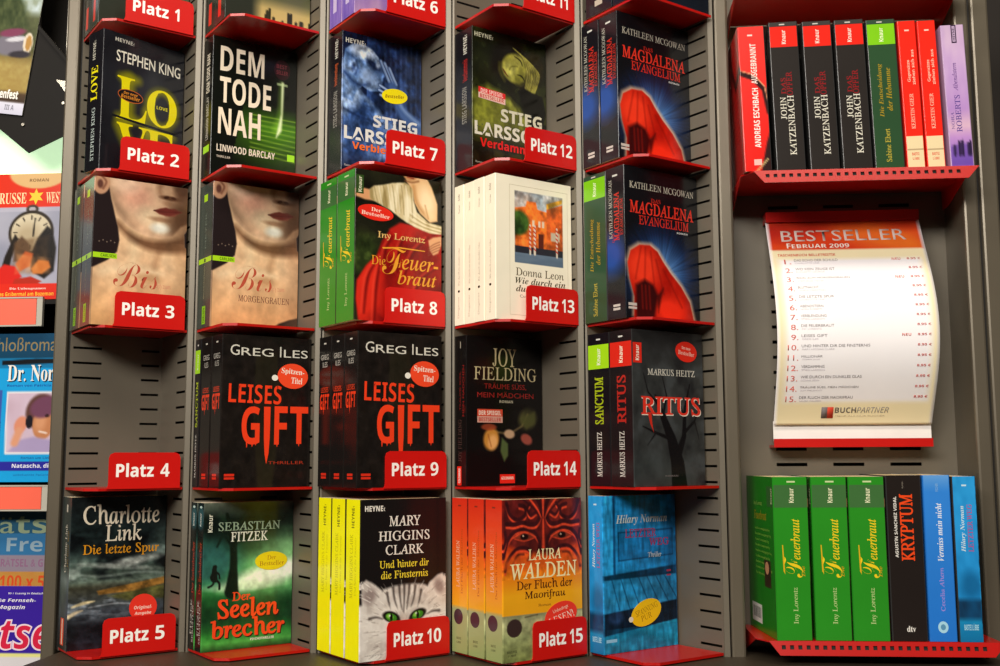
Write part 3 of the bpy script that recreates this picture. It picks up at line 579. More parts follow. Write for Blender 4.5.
def art_fitzek():
    f = F_('16251c', 1.4)
    f.grad([(0, '10181a'), (.15, '16261e'), (.30, '246038'), (.48, '3c9450'), (.58, '3c8c48'), (.66, '1c5428'), (.8, '143c20'), (.90, '2c7c30'), (.95, '48a044'), (1, '1c4c22')])
    f.mix(.75 * f.ell(.95, .36, .55, .2, -.5, 1.1), 'a4dc94'); f.mix(.95 * f.ell(.78, .50, .52, .07, -.22, .8), 'f4fce4'); f.mix(.7 * f.ell(.45, .575, .4, .03, 0, .9), 'd4ecc4')
    f.mix(.95 * f.ell(.05, .08, .75, .22, .2, 1), '0f1a18'); f.mix(.85 * f.ell(.05, .41, .33, .15, 0, .8), '2c5c5c'); f.mott(np.clip((.30 - f.V) * 6, 0, 1) * .6, '101c18', '24402c', '080e0c', 10, 8, 5)
    f.mix(np.clip(1 - f.V * 9, 0, 1) * .9, '6c7468')
    f.mix(f.curve([(.31, .61), (.325, .45), (.32, .32), (.29, .2), (.24, .08)], [.10, .055, .05, .04, .02], .012), '0e1a14')
    for p in ([(.33, .33), (.40, .22), (.52, .17), (.66, .13)], [(.30, .3), (.2, .22), (.08, .2), (.0, .15)], [(.35, .28), (.38, .18), (.44, .08)], [(.28, .2), (.18, .13)], [(.45, .19), (.58, .22), (.72, .2)], [(.66, .13), (.8, .16)], [(.4, .22), (.5, .27)], [(.2, .22), (.14, .3)]): f.mix(.95 * f.curve(p, [.022, .014, .008, .005][:len(p)], .010), '10201a')
    f.mott(.5 * np.clip((f.V - .62) * 9, 0, 1) * np.clip((.9 - f.V) * 9, 0, 1), '12341c', '28602c', '0a200e', 9, 6, 3)
    K = '151a16'
    f.mix(f.line([(.115, .455), (.12, .52)], [.034, .045], .006), K); f.mix(f.ell(.12, .437, .026, .016, 0, .3), K); f.mix(f.curve([(.125, .52), (.17, .545), (.175, .585)], .017, .005), K); f.mix(f.curve([(.12, .52), (.10, .555), (.055, .57)], .016, .005), K); f.mix(f.curve([(.12, .465), (.165, .485), (.175, .515)], .012, .005), K); f.mix(f.curve([(.11, .465), (.08, .50), (.09, .525)], .012, .005), K)
    f.grain(f.V > -1, 16, 22, .22, 5)
    f.T('SEBASTIAN', .15, .135, .85, .195, '9ab09a', 's', off=.012); f.T('FITZEK', .29, .205, .71, .27, 'f0f0e4', 's', off=.012)
    R = 'f04a20'
    f.T('Der', .32, .615, .52, .675, R, 's', off=.02); f.T('Seelen', .16, .655, .85, .79, R, 's', off=.025, sh=(.01, .008, '2c1410')); f.T('brecher', .09, .79, .92, .92, 'e8461e', 's', off=.025, sh=(.01, .008, '2c1410'))
    f.T('PSYCHOTHRILLER', .53, .935, .80, .952, 'e0e0d8', 'b'); f.T('Knaur', .035, .08, .085, .2, 'e8e8d8', 'b', 1)
    s = spine(.0215, '141a18')
    s.mix(.8 * s.ell(.5, .1, .6, .08, 0, .5), '2c6068'); s.T('Knaur', .35, .07, .6, .16, 'd8e0d8', 'b', 1); s.T('Der Seelenbrecher', .35, .27, .75, .62, 'a83828', 's', 1, off=.02); s.T('FITZEK', .3, .66, .55, .9, 'b8b8b0', 's', 1, off=.01); s.T('SEBASTIAN', .6, .7, .85, .95, 'b8b8b0', 's', 1, off=.01); s.disc(.5, .03, .2, .008, 'c8e0d8')
    return book(f, s, .0215, h=.177, stick=[(.755, .415, .185, .064, 'f0d81c', [('Der', -.25, -.6, .28, -.12, 'a8641c', 's'), ('Bestseller', -.72, .0, .78, .5, 'a8641c', 's')], 'yellow oval sticker')])
def art_cat():
    f = F_('171414', 1.5)
    hd = f.poly([(-.1, .68), (.06, .64), (.18, .60), (.27, .565), (.38, .55), (.5, .545), (.62, .545), (.74, .555), (.84, .585), (.94, .61), (1.1, .62), (1.1, 1.1), (-.1, 1.1)], .02)
    e1 = f.poly([(.02, .70), (.01, .60), (.02, .52), (.06, .50), (.14, .525), (.24, .57), (.28, .62), (.2, .68)], .015); e2 = f.poly([(.74, .60), (.80, .545), (.90, .50), (.96, .49), (1.0, .53), (1.02, .68), (.86, .66)], .015)
    F = np.maximum(hd, np.maximum(e1, e2))
    f.mott(F, 'dcd6ce', 'f4f0e8', 'b4aaa2', 10, 12, 5, .6)
    f.mix(.85 * f.ell(.10, .60, .07, .05, .5, .9), '8c7c78'); f.mix(.85 * f.ell(.92, .575, .055, .05, -.5, .9), '8c7c78')
    r = random.Random(11)
    for k in range(230):
        u, v = r.random(), .53 + .46 * r.random()
        if F[min(f.ny - 1, int(v * (f.ny - 1))), min(f.nx - 1, int(u * (f.nx - 1)))] < .5: continue
        dx, dy = u - .5, v - .82; L = math.hypot(dx, dy) + .05; q = .035 + .03 * r.random()
        f.mix(.75 * f.line([(u, v), (u + dx / L * q * 1.4, v + dy / L * q)], [.006, .002], .005), r.choice(['f4f0e6', 'e4ded2', '9c928a', 'b8aea4', 'fbf8f0', '847a74']))
    for k in range(26):
        for cx0, cy0, a0 in ((.03, .55, -2.6), (.97, .54, -.5)):
            a = a0 + r.uniform(-.9, .9); f.mix(.8 * f.line([(cx0, cy0), (cx0 + .06 * math.cos(a), cy0 + .045 * math.sin(a))], [.005, .001], .004), r.choice(['ece6dc', 'c8beb4', 'fbf8f0']))
    for pts in ([(.5, .545), (.5, .62), (.495, .72)], [(.44, .55), (.45, .62), (.47, .70)], [(.56, .55), (.55, .62), (.53, .70)], [(.37, .56), (.385, .63), (.42, .69)], [(.63, .56), (.615, .63), (.58, .69)], [(.30, .59), (.32, .65), (.34, .69)], [(.70, .59), (.68, .65), (.66, .69)], [(.10, .74), (.18, .735), (.25, .75)], [(.92, .73), (.84, .73), (.77, .745)]):
        f.mix(.8 * f.curve(pts, [.018, .012, .005], .012), '3a3230')
    f.mix(.7 * f.poly([(.46, .74), (.54, .74), (.57, .94), (.43, .94)], .04), 'a4988e'); f.mix(.6 * f.curve([(.5, .74), (.5, .9)], .03, .03), 'e4dccf')
    for u, a, sg in ((.35, .34, 1), (.66, -.34, -1)):
        f.mix(f.ell(u, .742, .105, .034, a, .25), '1a1412'); f.mix(.9 * f.curve([(u + sg * .09, .765), (u + sg * .11, .80)], .014, .012), '2c2422'); f.mix(f.ell(u, .745, .068, .024, a, .15), '3c8420'); f.mix(.85 * f.ell(u - .015, .738, .04, .014, a, .6), '9cdc54'); f.mix(f.ell(u, .745, .015, .025, 0, .25), '0a0a08'); f.mix(f.ell(u - .02, .733, .008, .005, 0, .3), 'f0f8e8')
        f.mix(.6 * f.curve([(u - .1, .70), (u, .685), (u + .1, .70)], .02, .02), 'f4f0e6')
    f.T('www.heyne.de', .05, .96, .25, .972, '8c8480')
    f.T('HEYNE‹', .04, .04, .27, .075, 'ece8dc', 'b', off=.01); f.T('MARY', .32, .107, .69, .172, 'ece8dc', 's', off=.01); f.T('HIGGINS', .20, .203, .80, .265, 'ece8dc', 's', off=.01); f.T('CLARK', .28, .292, .73, .354, 'ece8dc', 's', off=.01)
    f.T('Und hinter dir', .21, .385, .79, .436, 'f0d83c', 's', off=.008); f.T('die Finsternis', .23, .453, .78, .503, 'f0d83c', 's', off=.008)
    s = spine(.0355, 'fdf80e')
    s.T('HEYNE‹', .4, .04, .6, .18, '6c6a18', 'b', 1); s.T('MARY HIGGINS CLARK', .28, .22, .5, .62, 'c8c018', 's', 1, off=.01); s.T('Und hinter dir die Finsternis', .6, .24, .75, .6, 'c8c018', 's', 1)
    return book(f, s, .0355, h=.1825)
def art_walden():
    f = F_('d86020', 1.5)
    f.grad([(0, '8c1a10'), (.22, 'b02410'), (.36, 'd8501c'), (.5, 'ec8818'), (.6, 'f4ac1c'), (.715, 'f0a81c'), (.72, '8c8c64'), (.76, 'a8a878'), (.85, '98a06c'), (1, '788048')])
    D = '3c1418'
    face = f.poly([(.02, -.05), (.98, -.05), (1.02, .18), (.95, .28), (.8, .32), (.5, .36), (.2, .32), (.05, .28), (-.02, .18)], .03)
    f.mott(.85 * face, '5c1c1c', '7c2a20', '3c1216', 6, 6, 3)
    HI = 'e8482a'
    L_ = [([(.0, .36), (.05, .26), (.14, .20), (.26, .185), (.38, .21), (.45, .27), (.44, .35)], .026), ([(.04, .02), (.08, .09), (.17, .125), (.27, .10), (.27, .05), (.20, .035)], .024), ([(.04, .15), (.14, .155), (.24, .145), (.34, .16), (.42, .15), (.47, .08), (.44, .0)], .028),
          ([(.34, .02), (.30, .06), (.34, .10), (.41, .08)], .018), ([(.02, .44), (.06, .37), (.16, .31), (.28, .305), (.35, .34), (.30, .38)], .022), ([(.12, .40), (.17, .35), (.25, .345)], .016), ([(.0, .30), (.03, .25), (.02, .2)], .02)]
    for side in (0, 1):
        for pts, w in L_:
            P = [((1 - a) if side else a, b) for a, b in pts]
            f.mix(f.curve([(a, b + .022) for a, b in P], w * .55, .008), HI); f.mix(f.curve(P, w, .008), D)
        e = (1 - .26) if side else .26
        f.mix(.95 * f.ell(e, .235, .13, .026, 0, .3), '7c3020'); f.mix(.95 * f.ell(e, .235, .05, .020, 0, .4), '140a0c'); f.mix(.9 * f.curve([(e - .14, .24), (e, .208), (e + .14, .24)], .008, .006), HI); f.mix(.9 * f.curve([(e - .12, .245), (e, .262), (e + .12, .245)], .006, .006), HI); f.mix(f.ell(e - .015, .23, .010, .006, 0, .4), 'c8a890')
    f.mix(f.curve([(.5, .13), (.5, .32)], [.010, .022], .010), HI); f.mix(.9 * f.curve([(.44, .315), (.5, .33), (.56, .315)], .02, .015), '3c1012')
    for k in range(7): f.mix(f.curve([(.5 + (k - 3) * .012, .12), (.5 + (k - 3) * .04, .06), (.5 + (k - 3) * .10, -.02)], [.006, .012, .016], .008), HI if k % 2 else D)
    f.mix(f.poly([(-.1, .40), (.2, .345), (.8, .345), (1.1, .40), (1.1, .44), (-.1, .44)], .05) * .7, 'd8581c')
    f.grain(f.V < .5, 22, 26, .25, 5); f.mix(.7 * np.clip((f.V - .72) * 30, 0, 1) * np.clip((.84 - f.V) * 6, 0, 1), 'c0c494'); f.grain(f.V > .72, 16, 30, .3, 8); f.mix(f.ell(.13, .795, .092, .055, 0, .1), '3a2a28')
    f.T('LAURA', .31, .315, .73, .385, 'f4e8b0', 's', off=.01); f.T('WALDEN', .08, .40, .93, .50, 'f4e8b0', 's', off=.012); f.T('Der Fluch der', .16, .505, .87, .565, '4c1c10', 's', off=.012); f.T('Maorifrau', .26, .575, .78, .637, '4c1c10', 's', off=.012); f.T('Roman', .43, .66, .59, .677, '6c3c18', 's')
    f.mix(.9 * f.line([(.26, .735), (.42, .725)], .006, .008), '4c4030'); f.mix(f.ell(.13, .795, .092, .055, 0, .1), '3a2a28'); f.mix(.6 * np.clip(1 - abs(f.V - .76) * 22, 0, 1), 'd8dcb0') if 0 else None; f.T('BASTEI', .04, .93, .16, .945, '4c5030', 'b'); f.T('LÜBBE', .05, .95, .15, .965, '4c5030', 'b')
    s = spine(.0345, 'e05020', 80, 12)
    s.grad([(0, 'd8301c'), (.25, 'e84c20'), (.5, 'f08020'), (.70, 'f4a824'), (.715, 'a8a878'), (1, '98a468')])
    s.T('LAURA WALDEN', .28, .28, .5, .58, 'f0b898', 's', 1, off=.01); s.T('Der Fluch der Maorifrau', .58, .2, .74, .62, 'b8481c', 's', 1, off=.005)
    s.disc(.42, .77, .30, .05, '4c3038'); s.rect(.4, .045, .6, .055, '8c3020'); s.T('BASTEI', .3, .90, .6, .915, '5c6040', 'b'); s.T('LÜBBE', .3, .925, .58, .94, '5c6040', 'b')
    return book(f, s, .0345, h=.182, stick=[(.72, .745, .21, .085, 'ec3c2c', [('Unbedingt', -.5, -.62, .45, -.28, 'f8d0b8', ''), ('LESEN!', -.75, -.12, .8, .45, 'f8e0d0', 's')], 'red oval sticker', -.25)])
BLUE = '1a86cc'
def art_hilary():
    f = F_('1c8cd4', 1.5)
    f.mix(.35 * f.noise(10, 4, 3), '0f5c9c'); f.mix(.4 * f.noise(26, 3, 9), '34a4e0'); f.mix(f.poly([(.0, 0), (.13, 0), (.13, .5), (0, .52)], .01) * .8, '2ca4e8'); f.mix(.9 * f.line([(.145, 0), (.14, .5)], .02, .012), '0c3c68')
    f.mix(.7 * f.poly([(.2, .24), (.95, .22), (.95, .40), (.2, .42)], .01), '1670b0'); 
    for q in ([(.2, .24), (.95, .23)], [(.2, .42), (.95, .40)], [(.2, .24), (.2, .42)], [(.95, .23), (.95, .4)]): f.mix(.8 * f.line(q, .008, .008), '0a3050')
    f.mix(f.poly([(0, .51), (1, .47), (1, .55), (0, .55)], .01) * .9, '0a2a44')
    f.mix(f.poly([(0, .54), (1, .53), (1, .70), (0, .75)], .008), '1c78b0'); f.mix(f.poly([(0, .54), (1, .53), (1, .70), (0, .75)], .008) * .5 * f.noise(5, 30, 12), '3c9ccc')
    for k in range(7): f.mix(.8 * f.line([(.1 + .12 * k, .53), (.2 + .14 * k, .73)], .007, .008), '0c3454')
    f.mix(f.poly([(0, .75), (1, .70), (1, .83), (0, .89)], .008), '0c1e30'); f.mix(f.poly([(0, .89), (1, .83), (1, 1), (0, 1)], .008), '1c90b8'); f.mix(.6 * f.noise(5, 16, 2) * (f.V > .85), '0f5c84')
    f.mix(.5 * f.ell(.15, .78, .1, .04, 0, .6), '2c4c80'); f.mix(np.clip((f.U - .8) * 4, 0, .35) * (f.V < .5), '0c3c68')
    f.grain(f.V > -1, 30, 12, .35, 5); f.grain(f.V > -1, 8, 30, .25, 8)
    f.T('Hilary Norman', .17, .125, .88, .195, 'd4e0dc', 'sbi'); f.T('LETZTER', .29, .22, .72, .275, 'a83460', 's', off=.02); f.T('WEG', .62, .285, .90, .335, 'a83460', 's', off=.02); f.T('Thriller', .60, .375, .79, .41, 'c8d4d8', 's', off=.01)
    f.rect(.86, .50, .92, .512, 'a83450'); f.rect(.86, .53, .92, .54, 'a83450'); f.rect(.02, .91, .16, .93, '8cc8e8')
    s = spine(.0265, BLUE, 60, 10)
    s.grad([(0, '34a8ec'), (.5, '2c9ce4'), (.74, '2898e0'), (.75, '14304c'), (.86, '14304c'), (.87, '1c90c0'), (1, '1470a0')]); s.mix(.5 * s.noise(4, 14, 5), '1470b0'); s.mix(.6 * s.ell(.6, .66, .5, .08, 0, .9), '0f5080')
    s.T('Hilary Norman', .25, .18, .5, .46, 'cfe4ec', 'sbi', 1); s.T('LETZTER WEG', .58, .17, .82, .46, 'a84c88', 's', 1, off=.015); s.rect(.4, .05, .62, .06, 'c8e4f0'); s.T('BASTEI LÜBBE', .2, .89, .85, .93, 'a8d8e8', 'b')
    return book(f, s, .0265, b=.120, stick=[(.565, .765, .21, .082, 'f0c418', [('SPANNUNG', -.72, -.5, .75, -.02, '9a7010', 's'), ('PUR', -.35, .1, .35, .55, '9a7010', 's')], 'yellow oval sticker', -.28, (.355, .80, .03, .018, 'e0dccc'))])
def spine_book(t, sp, b=.117, h=.180, back='303030', backface=None, front=None):
    return book(front or Face(b, h, back), sp, t, b, h, back, backface=backface)
def art_esch():
    h = .1825; s = Face(.0325, h, 'e82c22', 20, 90)
    s.grad([(0, 'ec3a34'), (1, 'e01c14')])
    m = np.maximum(s.line([(-.05, .32), (.5, .36), (.9, .44), (1.05, .6)], .035, .01), s.poly([(.9, .8), (1.1, .7), (1.1, 1.02), (.6, 1.02)], .01))
    s.mix(m, '2c1414'); s.mix(s.line([(-.1, .30), (.5, .335), (.92, .42), (1.1, .58)], .008, .006), 'd8946c'); s.mix(.9 * s.line([(.45, 1), (.9, .92)], .012, .006), 'c8b078')
    s.T('AUSGEBRANNT', .42, .12, .66, .40, 'f8dcd4', 'b', 1); s.T('ANDREAS ESCHBACH', .42, .43, .66, .84, 'f8ece4', 'b', 1); s.rect(.35, .055, .55, .066, 'f0d0c8'); s.rect(.35, .92, .65, .96, 'e8b8b0')
    f = Face(.117, h, 'b81c18', 24, 50)
    f.mix(f.line([(1.02, .3), (.7, .36), (.5, .2), (.45, -.1)], .06, .02), '2c1010')
    for k in range(8): f.T('Kein Tropfen Oel mehr in den Feldern', .2, .42 + .045 * k, .85, .44 + .045 * k, '8c1410')
    return spine_book(.0325, s, backface=f)
def art_katz():
    s = Face(.0345, .181, '2a2624')
    s.rect(0, 0, 1, .028, '3c3a38'); s.rect(0, .03, 1, .17, 'e0281c'); s.T('Knaur', .42, .055, .58, .15, 'f0dcd0', 'b', 1); s.rect(.36, .012, .56, .02, 'c8c4bc')
    s.T('DAS', .30, .38, .48, .49, '8c1c20', 's', 1, off=.015); s.T('OPFER', .50, .34, .72, .50, '8c1c20', 's', 1, off=.015); s.T('JOHN', .24, .51, .46, .66, 'e0dccc', 's', 1, off=.006); s.T('KATZENBACH', .50, .50, .74, .90, 'e0dccc', 's', 1, off=.006)
    return spine_book(.0345, s, h=.184)
def art_hebamme(t=.0345, h=.1832):
    s = Face(t, h, '2c4c30')
    s.rect(0, 0, 1, .028, '344c3a'); s.rect(0, .03, 1, .17, '7cc41c'); s.T('Knaur', .42, .055, .58, .15, 'e8f0c8', 'b', 1); s.rect(.36, .012, .56, .02, 'c8c4bc')
    s.T('Die Entscheidung', .26, .30, .46, .66, 'a88c20', 'sbi', 1, off=-.005); s.T('der Hebamme', .54, .33, .74, .62, 'a88c20', 'sbi', 1, off=-.005); s.T('Sabine Ebert', .38, .74, .58, .96, 'b8a83c', 's', 1, off=.008)
    return spine_book(t, s, h=h)
def art_gier():
    h = .1805; s = Face(.0212, h, 'ec2a1c')
    s.rect(.36, .06, .64, .07, 'f4c8b8'); s.T('Gegensätze', .34, .27, .58, .42, 'f4d0b8', '', 1); s.T('ziehen sich aus', .62, .2, .82, .44, 'f4d0b8', '', 1); s.T('KERSTIN GIER', .38, .50, .62, .74, 'f4c0a8', 's', 1, off=.008)
    s.rect(0, .79, 1, 1, 'e8d4a8'); s.rect(0, .875, 1, .885, 'b8a07c'); s.T('BASTEI', .28, .90, .72, .92, 'd83c2c', 'b'); s.T('LÜBBE', .3, .93, .7, .95, 'd83c2c', 'b')
    return spine_book(.0212, s, h=h, back='ec2a1c')
def art_roberts():
    h = .1735; s = Face(.0272, h, 'c4a4cc', 16, 70)
    s.grad([(0, 'd0b8cc'), (.35, 'c8a8d4'), (.6, 'b890cc'), (.72, 'e4c0cc'), (.8, 'c090d0'), (1, '7854b8')]); s.mix(.4 * s.noise(4, 8, 4), 'a078c0')
    s.mix(s.poly([(0, .86), (.5, .84), (1, .85), (1, 1), (0, 1)], .02) * .6, '5c40a0')
    for u, v in ((.2, .86), (.42, .84), (.58, .83), (.85, .85), (.95, .84)): s.mix(s.line([(u, v), (u, .92)], .02, .008), '2c2040'); s.mix(s.ell(u, v - .01, .05, .008, 0, .4), '2c2040')
    s.rect(.44, .0, .68, .13, '3c2c44'); s.rect(.49, .008, .63, .12, 'b8a0c0'); s.T('HEYNE‹', .51, .015, .61, .11, '3c2c44', 'b', 1)
    s.T('Abendstern', .34, .27, .56, .47, '6c4c8c', 'si', 1, off=.01); s.T('ROBERTS', .36, .50, .62, .76, '54408c', 's', 1, off=.008); s.T('NORA', .14, .62, .28, .74, '54408c', 's', 1)
    return spine_book(.0272, s, h=h, back='b498c0')
def art_kryptum():
    s = Face(.0395, .1855, '231d1b')
    s.T('AGUSTÍN SÁNCHEZ VIDAL', .16, .13, .27, .50, 'ece8e0', 'b', 1); s.T('KRYPTUM', .36, .115, .76, .52, 'ec4a1c', 's', 1, off=.02); s.T('dtv', .42, .91, .68, .945, 'ece8e0', 'sb'); s.T('dtv premium', .44, .04, .52, .08, '8c8478', '', 1)
    return spine_book(.0395, s, h=.1855)
def art_ahern():
    s = Face(.0305, .185, '2470c8', 10, 50); s.grad([(0, '64a0e0'), (.1, '3484dc'), (1, '2474d0')])
    s.T('Vermiss mein nicht', .42, .17, .66, .52, 'e8f0f8', 'sbi', 1); s.T('Cecelia Ahern', .44, .56, .62, .82, 'a08cdc', 's', 1, off=.01); s.disc(.5, .915, .2, .035, 'a8d8ec'); s.disc(.5, .915, .1, .018, '5c94b8'); s.T('FISCHER', .46, .05, .56, .1, '8cb8e0', '', 1)
    return spine_book(.0305, s, h=.1855, back='2470c8')
def art_darkcity():
    f = F_('232420', 1)
    f.grad([(0, '2c3028'), (.6, '343c30'), (.78, '5c5c40'), (.86, 'b8a468'), (1, 'c8b070')])
    r = random.Random(3)
    for k in range(16):
        u = r.uniform(.3, 1); v = r.uniform(.86, .96); f.mix(f.line([(u, v), (u, 1)], .02, .006), '2c2c20')
    f.mix(np.clip((.42 - f.U) * 8, 0, 1) * (f.V > .6), '2c3028'); f.T('ROMAN', .5, .6, .9, .66, 'c8c0a0', 'b')
    s = spine(.034, '1c1f1c'); s.rect(.3, .80, .62, .96, 'd8281c'); s.T('TB', .38, .83, .55, .93, 'e8d0c0', 'b', 1) if 0 else None; s.T('ROMAN', .4, .3, .6, .6, '8c8c80', 'b', 1)
    return book(f, s, .034)
def art_lilac():
    f = F_('6c4cb0', 1)
    f.mix(.8 * f.noise(14, 4, 3), 'b89cd8'); f.mix(.6 * f.noise(20, 3, 8), '3c2c80'); f.mix(.7 * f.noise(4, 5, 6) * (f.V > .7), 'd8b8c0'); f.T('FRÜHLING', .1, .3, .9, .4, 'f0e8f0', 's', off=.01) if 0 else None
    s = spine(.034, '7c5cb8', 60, 10); s.mix(.8 * s.noise(6, 8, 5), 'b898d8'); s.mix(.6 * s.noise(9, 3, 7), '44349c'); s.rect(.3, .75, .6, .9, 'c8b8e0')
    return book(f, s, .034)
def art_navy():
    f = F_('12161e', 1); f.mix(.6 * f.noise(5, 6, 3), '1c2838'); f.rect(.05, .9, .2, .93, 'b8b0a0')
    s = spine(.050, '15191f'); s.rect(.35, .90, .65, .94, 'b8b0a0'); s.T('ROMAN', .4, .3, .6, .6, '8c8c80', 'b', 1)
    return book(f, s, .050)

# ------------------------------------------------------------------ the display: dimensions (metres)
W = .165                                   # column pitch
TH = math.radians(40)                      # angle of the saw-tooth bays
c_, s_ = math.cos(TH), math.sin(TH)
E1 = np.array([c_, s_, 0]); E2 = np.array([s_, -c_, 0])
LL, SS = .154 * c_, .154 * s_
ZR = [.7828, .5891, .3934, .1959, 0.]      # tray levels, top to bottom
SLOT = .0193
ZB, ZT = -.0045, .985
def slot_levels(z0, z1, ref=.3157):
    k = math.ceil((z0 - ref) / SLOT); out = []
    while ref + k * SLOT < z1: out.append(ref + k * SLOT); k += 1
    return out
def slotted(mb, P0, d, width, holes, levels, z0, z1, hh=.0015):
    """sheet from P0 along unit vector d with rows of slots; holes = [(a,b)] along the width"""
    xs = sorted({0, width, *[q for h in holes for q in h]})
    zs = sorted({z0, z1, *[l - hh for l in levels], *[l + hh for l in levels]})
    V = [(P0[0] + d[0] * x, P0[1] + d[1] * x, z) for z in zs for x in xs]
    n = len(xs); F = []
    lev = set(round(l - hh, 6) for l in levels)
    for j in range(len(zs) - 1):
        for i in range(n - 1):
            if round(zs[j], 6) in lev and any(a <= (xs[i] + xs[i + 1]) / 2 <= b for a, b in holes): continue
            F.append((j * n + i, j * n + i + 1, (j + 1) * n + i + 1, (j + 1) * n + i))
    mb.add(V, F)
def sheet(mb, name, m, parent, th=.0008):
    o = mb.build(name, m, parent)
    md = o.modifiers.new('thick', 'SOLIDIFY'); md.thickness = th; md.offset = 0
    return o

unit = empty('shelving_unit', (0, 0, ZB), 0, 'grey metal wall shelving unit with slotted back panels and posts holding the red trays', 'shelving')
def pz(o): o.location.z -= ZB; return o
BS = [1, 1, 1, 1, 1.02]
LL0, SS0 = LL, SS
for j in range(5):
    LL, SS = LL0 * BS[j], SS0 * BS[j]; XC = .154 * BS[j]
    mb = MB(); A = np.array([j * W, 0, 0]); B = A + E1 * LL
    lv = slot_levels(ZB + .01, ZT - .01)
    slotted(mb, A, E1, LL, [(.029 * LL, .335 * LL), (.77 * LL, .97 * LL)], lv, ZB, ZT)
    slotted(mb, B, E2, SS, [(.62 * SS, .965 * SS)], lv, ZB, ZT)
    for a, b in (((XC, 0), (XC + .0065, 0)), ((XC + .0065, 0), (XC + .0065, .012)), ((.163, .012), (.163, 0)), ((.163, 0), (.165, 0))):
        P = A + [a[0], a[1], 0]; Q = A + [b[0], b[1], 0]
        if j == 4 and a[0] >= .163: continue
        mb.add([(P[0], P[1], ZB), (Q[0], Q[1], ZB), (Q[0], Q[1], ZT), (P[0], P[1], ZT)], [(0, 1, 2, 3)])
    pz(sheet(mb, 'back_panel', M_grey, unit))
LL, SS = LL0, SS0
mb = MB(); mb.box(-.02, .83, .098, .104, ZB, ZT); pz(mb.build('rear_sheet', M_dark, unit))  # dark sheet added behind the bays so the slots render as shaded holes
def post(x0, x1, y0=0., y1=.097, name='post', zb=None):
    mb = MB(); r = .003
    P = [(x0, y1), (x0, y0 + r), (x0 + r * .3, y0 + r * .3), (x0 + r, y0), (x1 - r, y0), (x1 - r * .3, y0 + r * .3), (x1, y0 + r), (x1, y1)]
    mb.prism(P, ZB if zb is None else zb, ZT); return pz(mb.build(name, M_greyd, unit))
post(-.0235, -.006, zb=-1.0); post(.8255, .8425); post(1.1195, 1.1375); post(1.1405, 1.162)
for q in ((-.006, -.0035, .008), (.8240, .8252, .010), (1.1375, 1.1405, .006)):
    mb = MB(); mb.box(q[0], q[1], q[2], .097, ZB, ZT); pz(mb.build('joint_strip', M_dark, unit))
mb = MB(); SLOT = .0195; lv = slot_levels(ZB + .01, ZT - .01, .2202); SLOT = .0193
slotted(mb, (.8425, .0715), (1, 0), .2775, [(.8972 - .8425 + .0703 * k, .9354 - .8425 + .0703 * k) for k in range(3)], lv, ZB, ZT, .0021)
pz(sheet(mb, 'back_panel', M_grey, unit))
mb = MB(); mb.box(.8425, 1.12, .090, .096, ZB, ZT); pz(mb.build('rear_sheet', M_dark, unit))  # same added dark sheet, keeps the right bay's slots black
mb = MB()   # plinth deck below the lowest trays
P = [(.008, .16), (.008, -.30), (.009, -.305), (1.205, -.305), (1.21, -.30), (1.21, .16)]
mb.prism(P, -.05, ZB); mb.prism([(.012, .15), (.012, -.27), (1.19, -.27), (1.19, .15)], -.30, -.05); mb.build('base_deck', M_deck, unit).location.z = -ZB

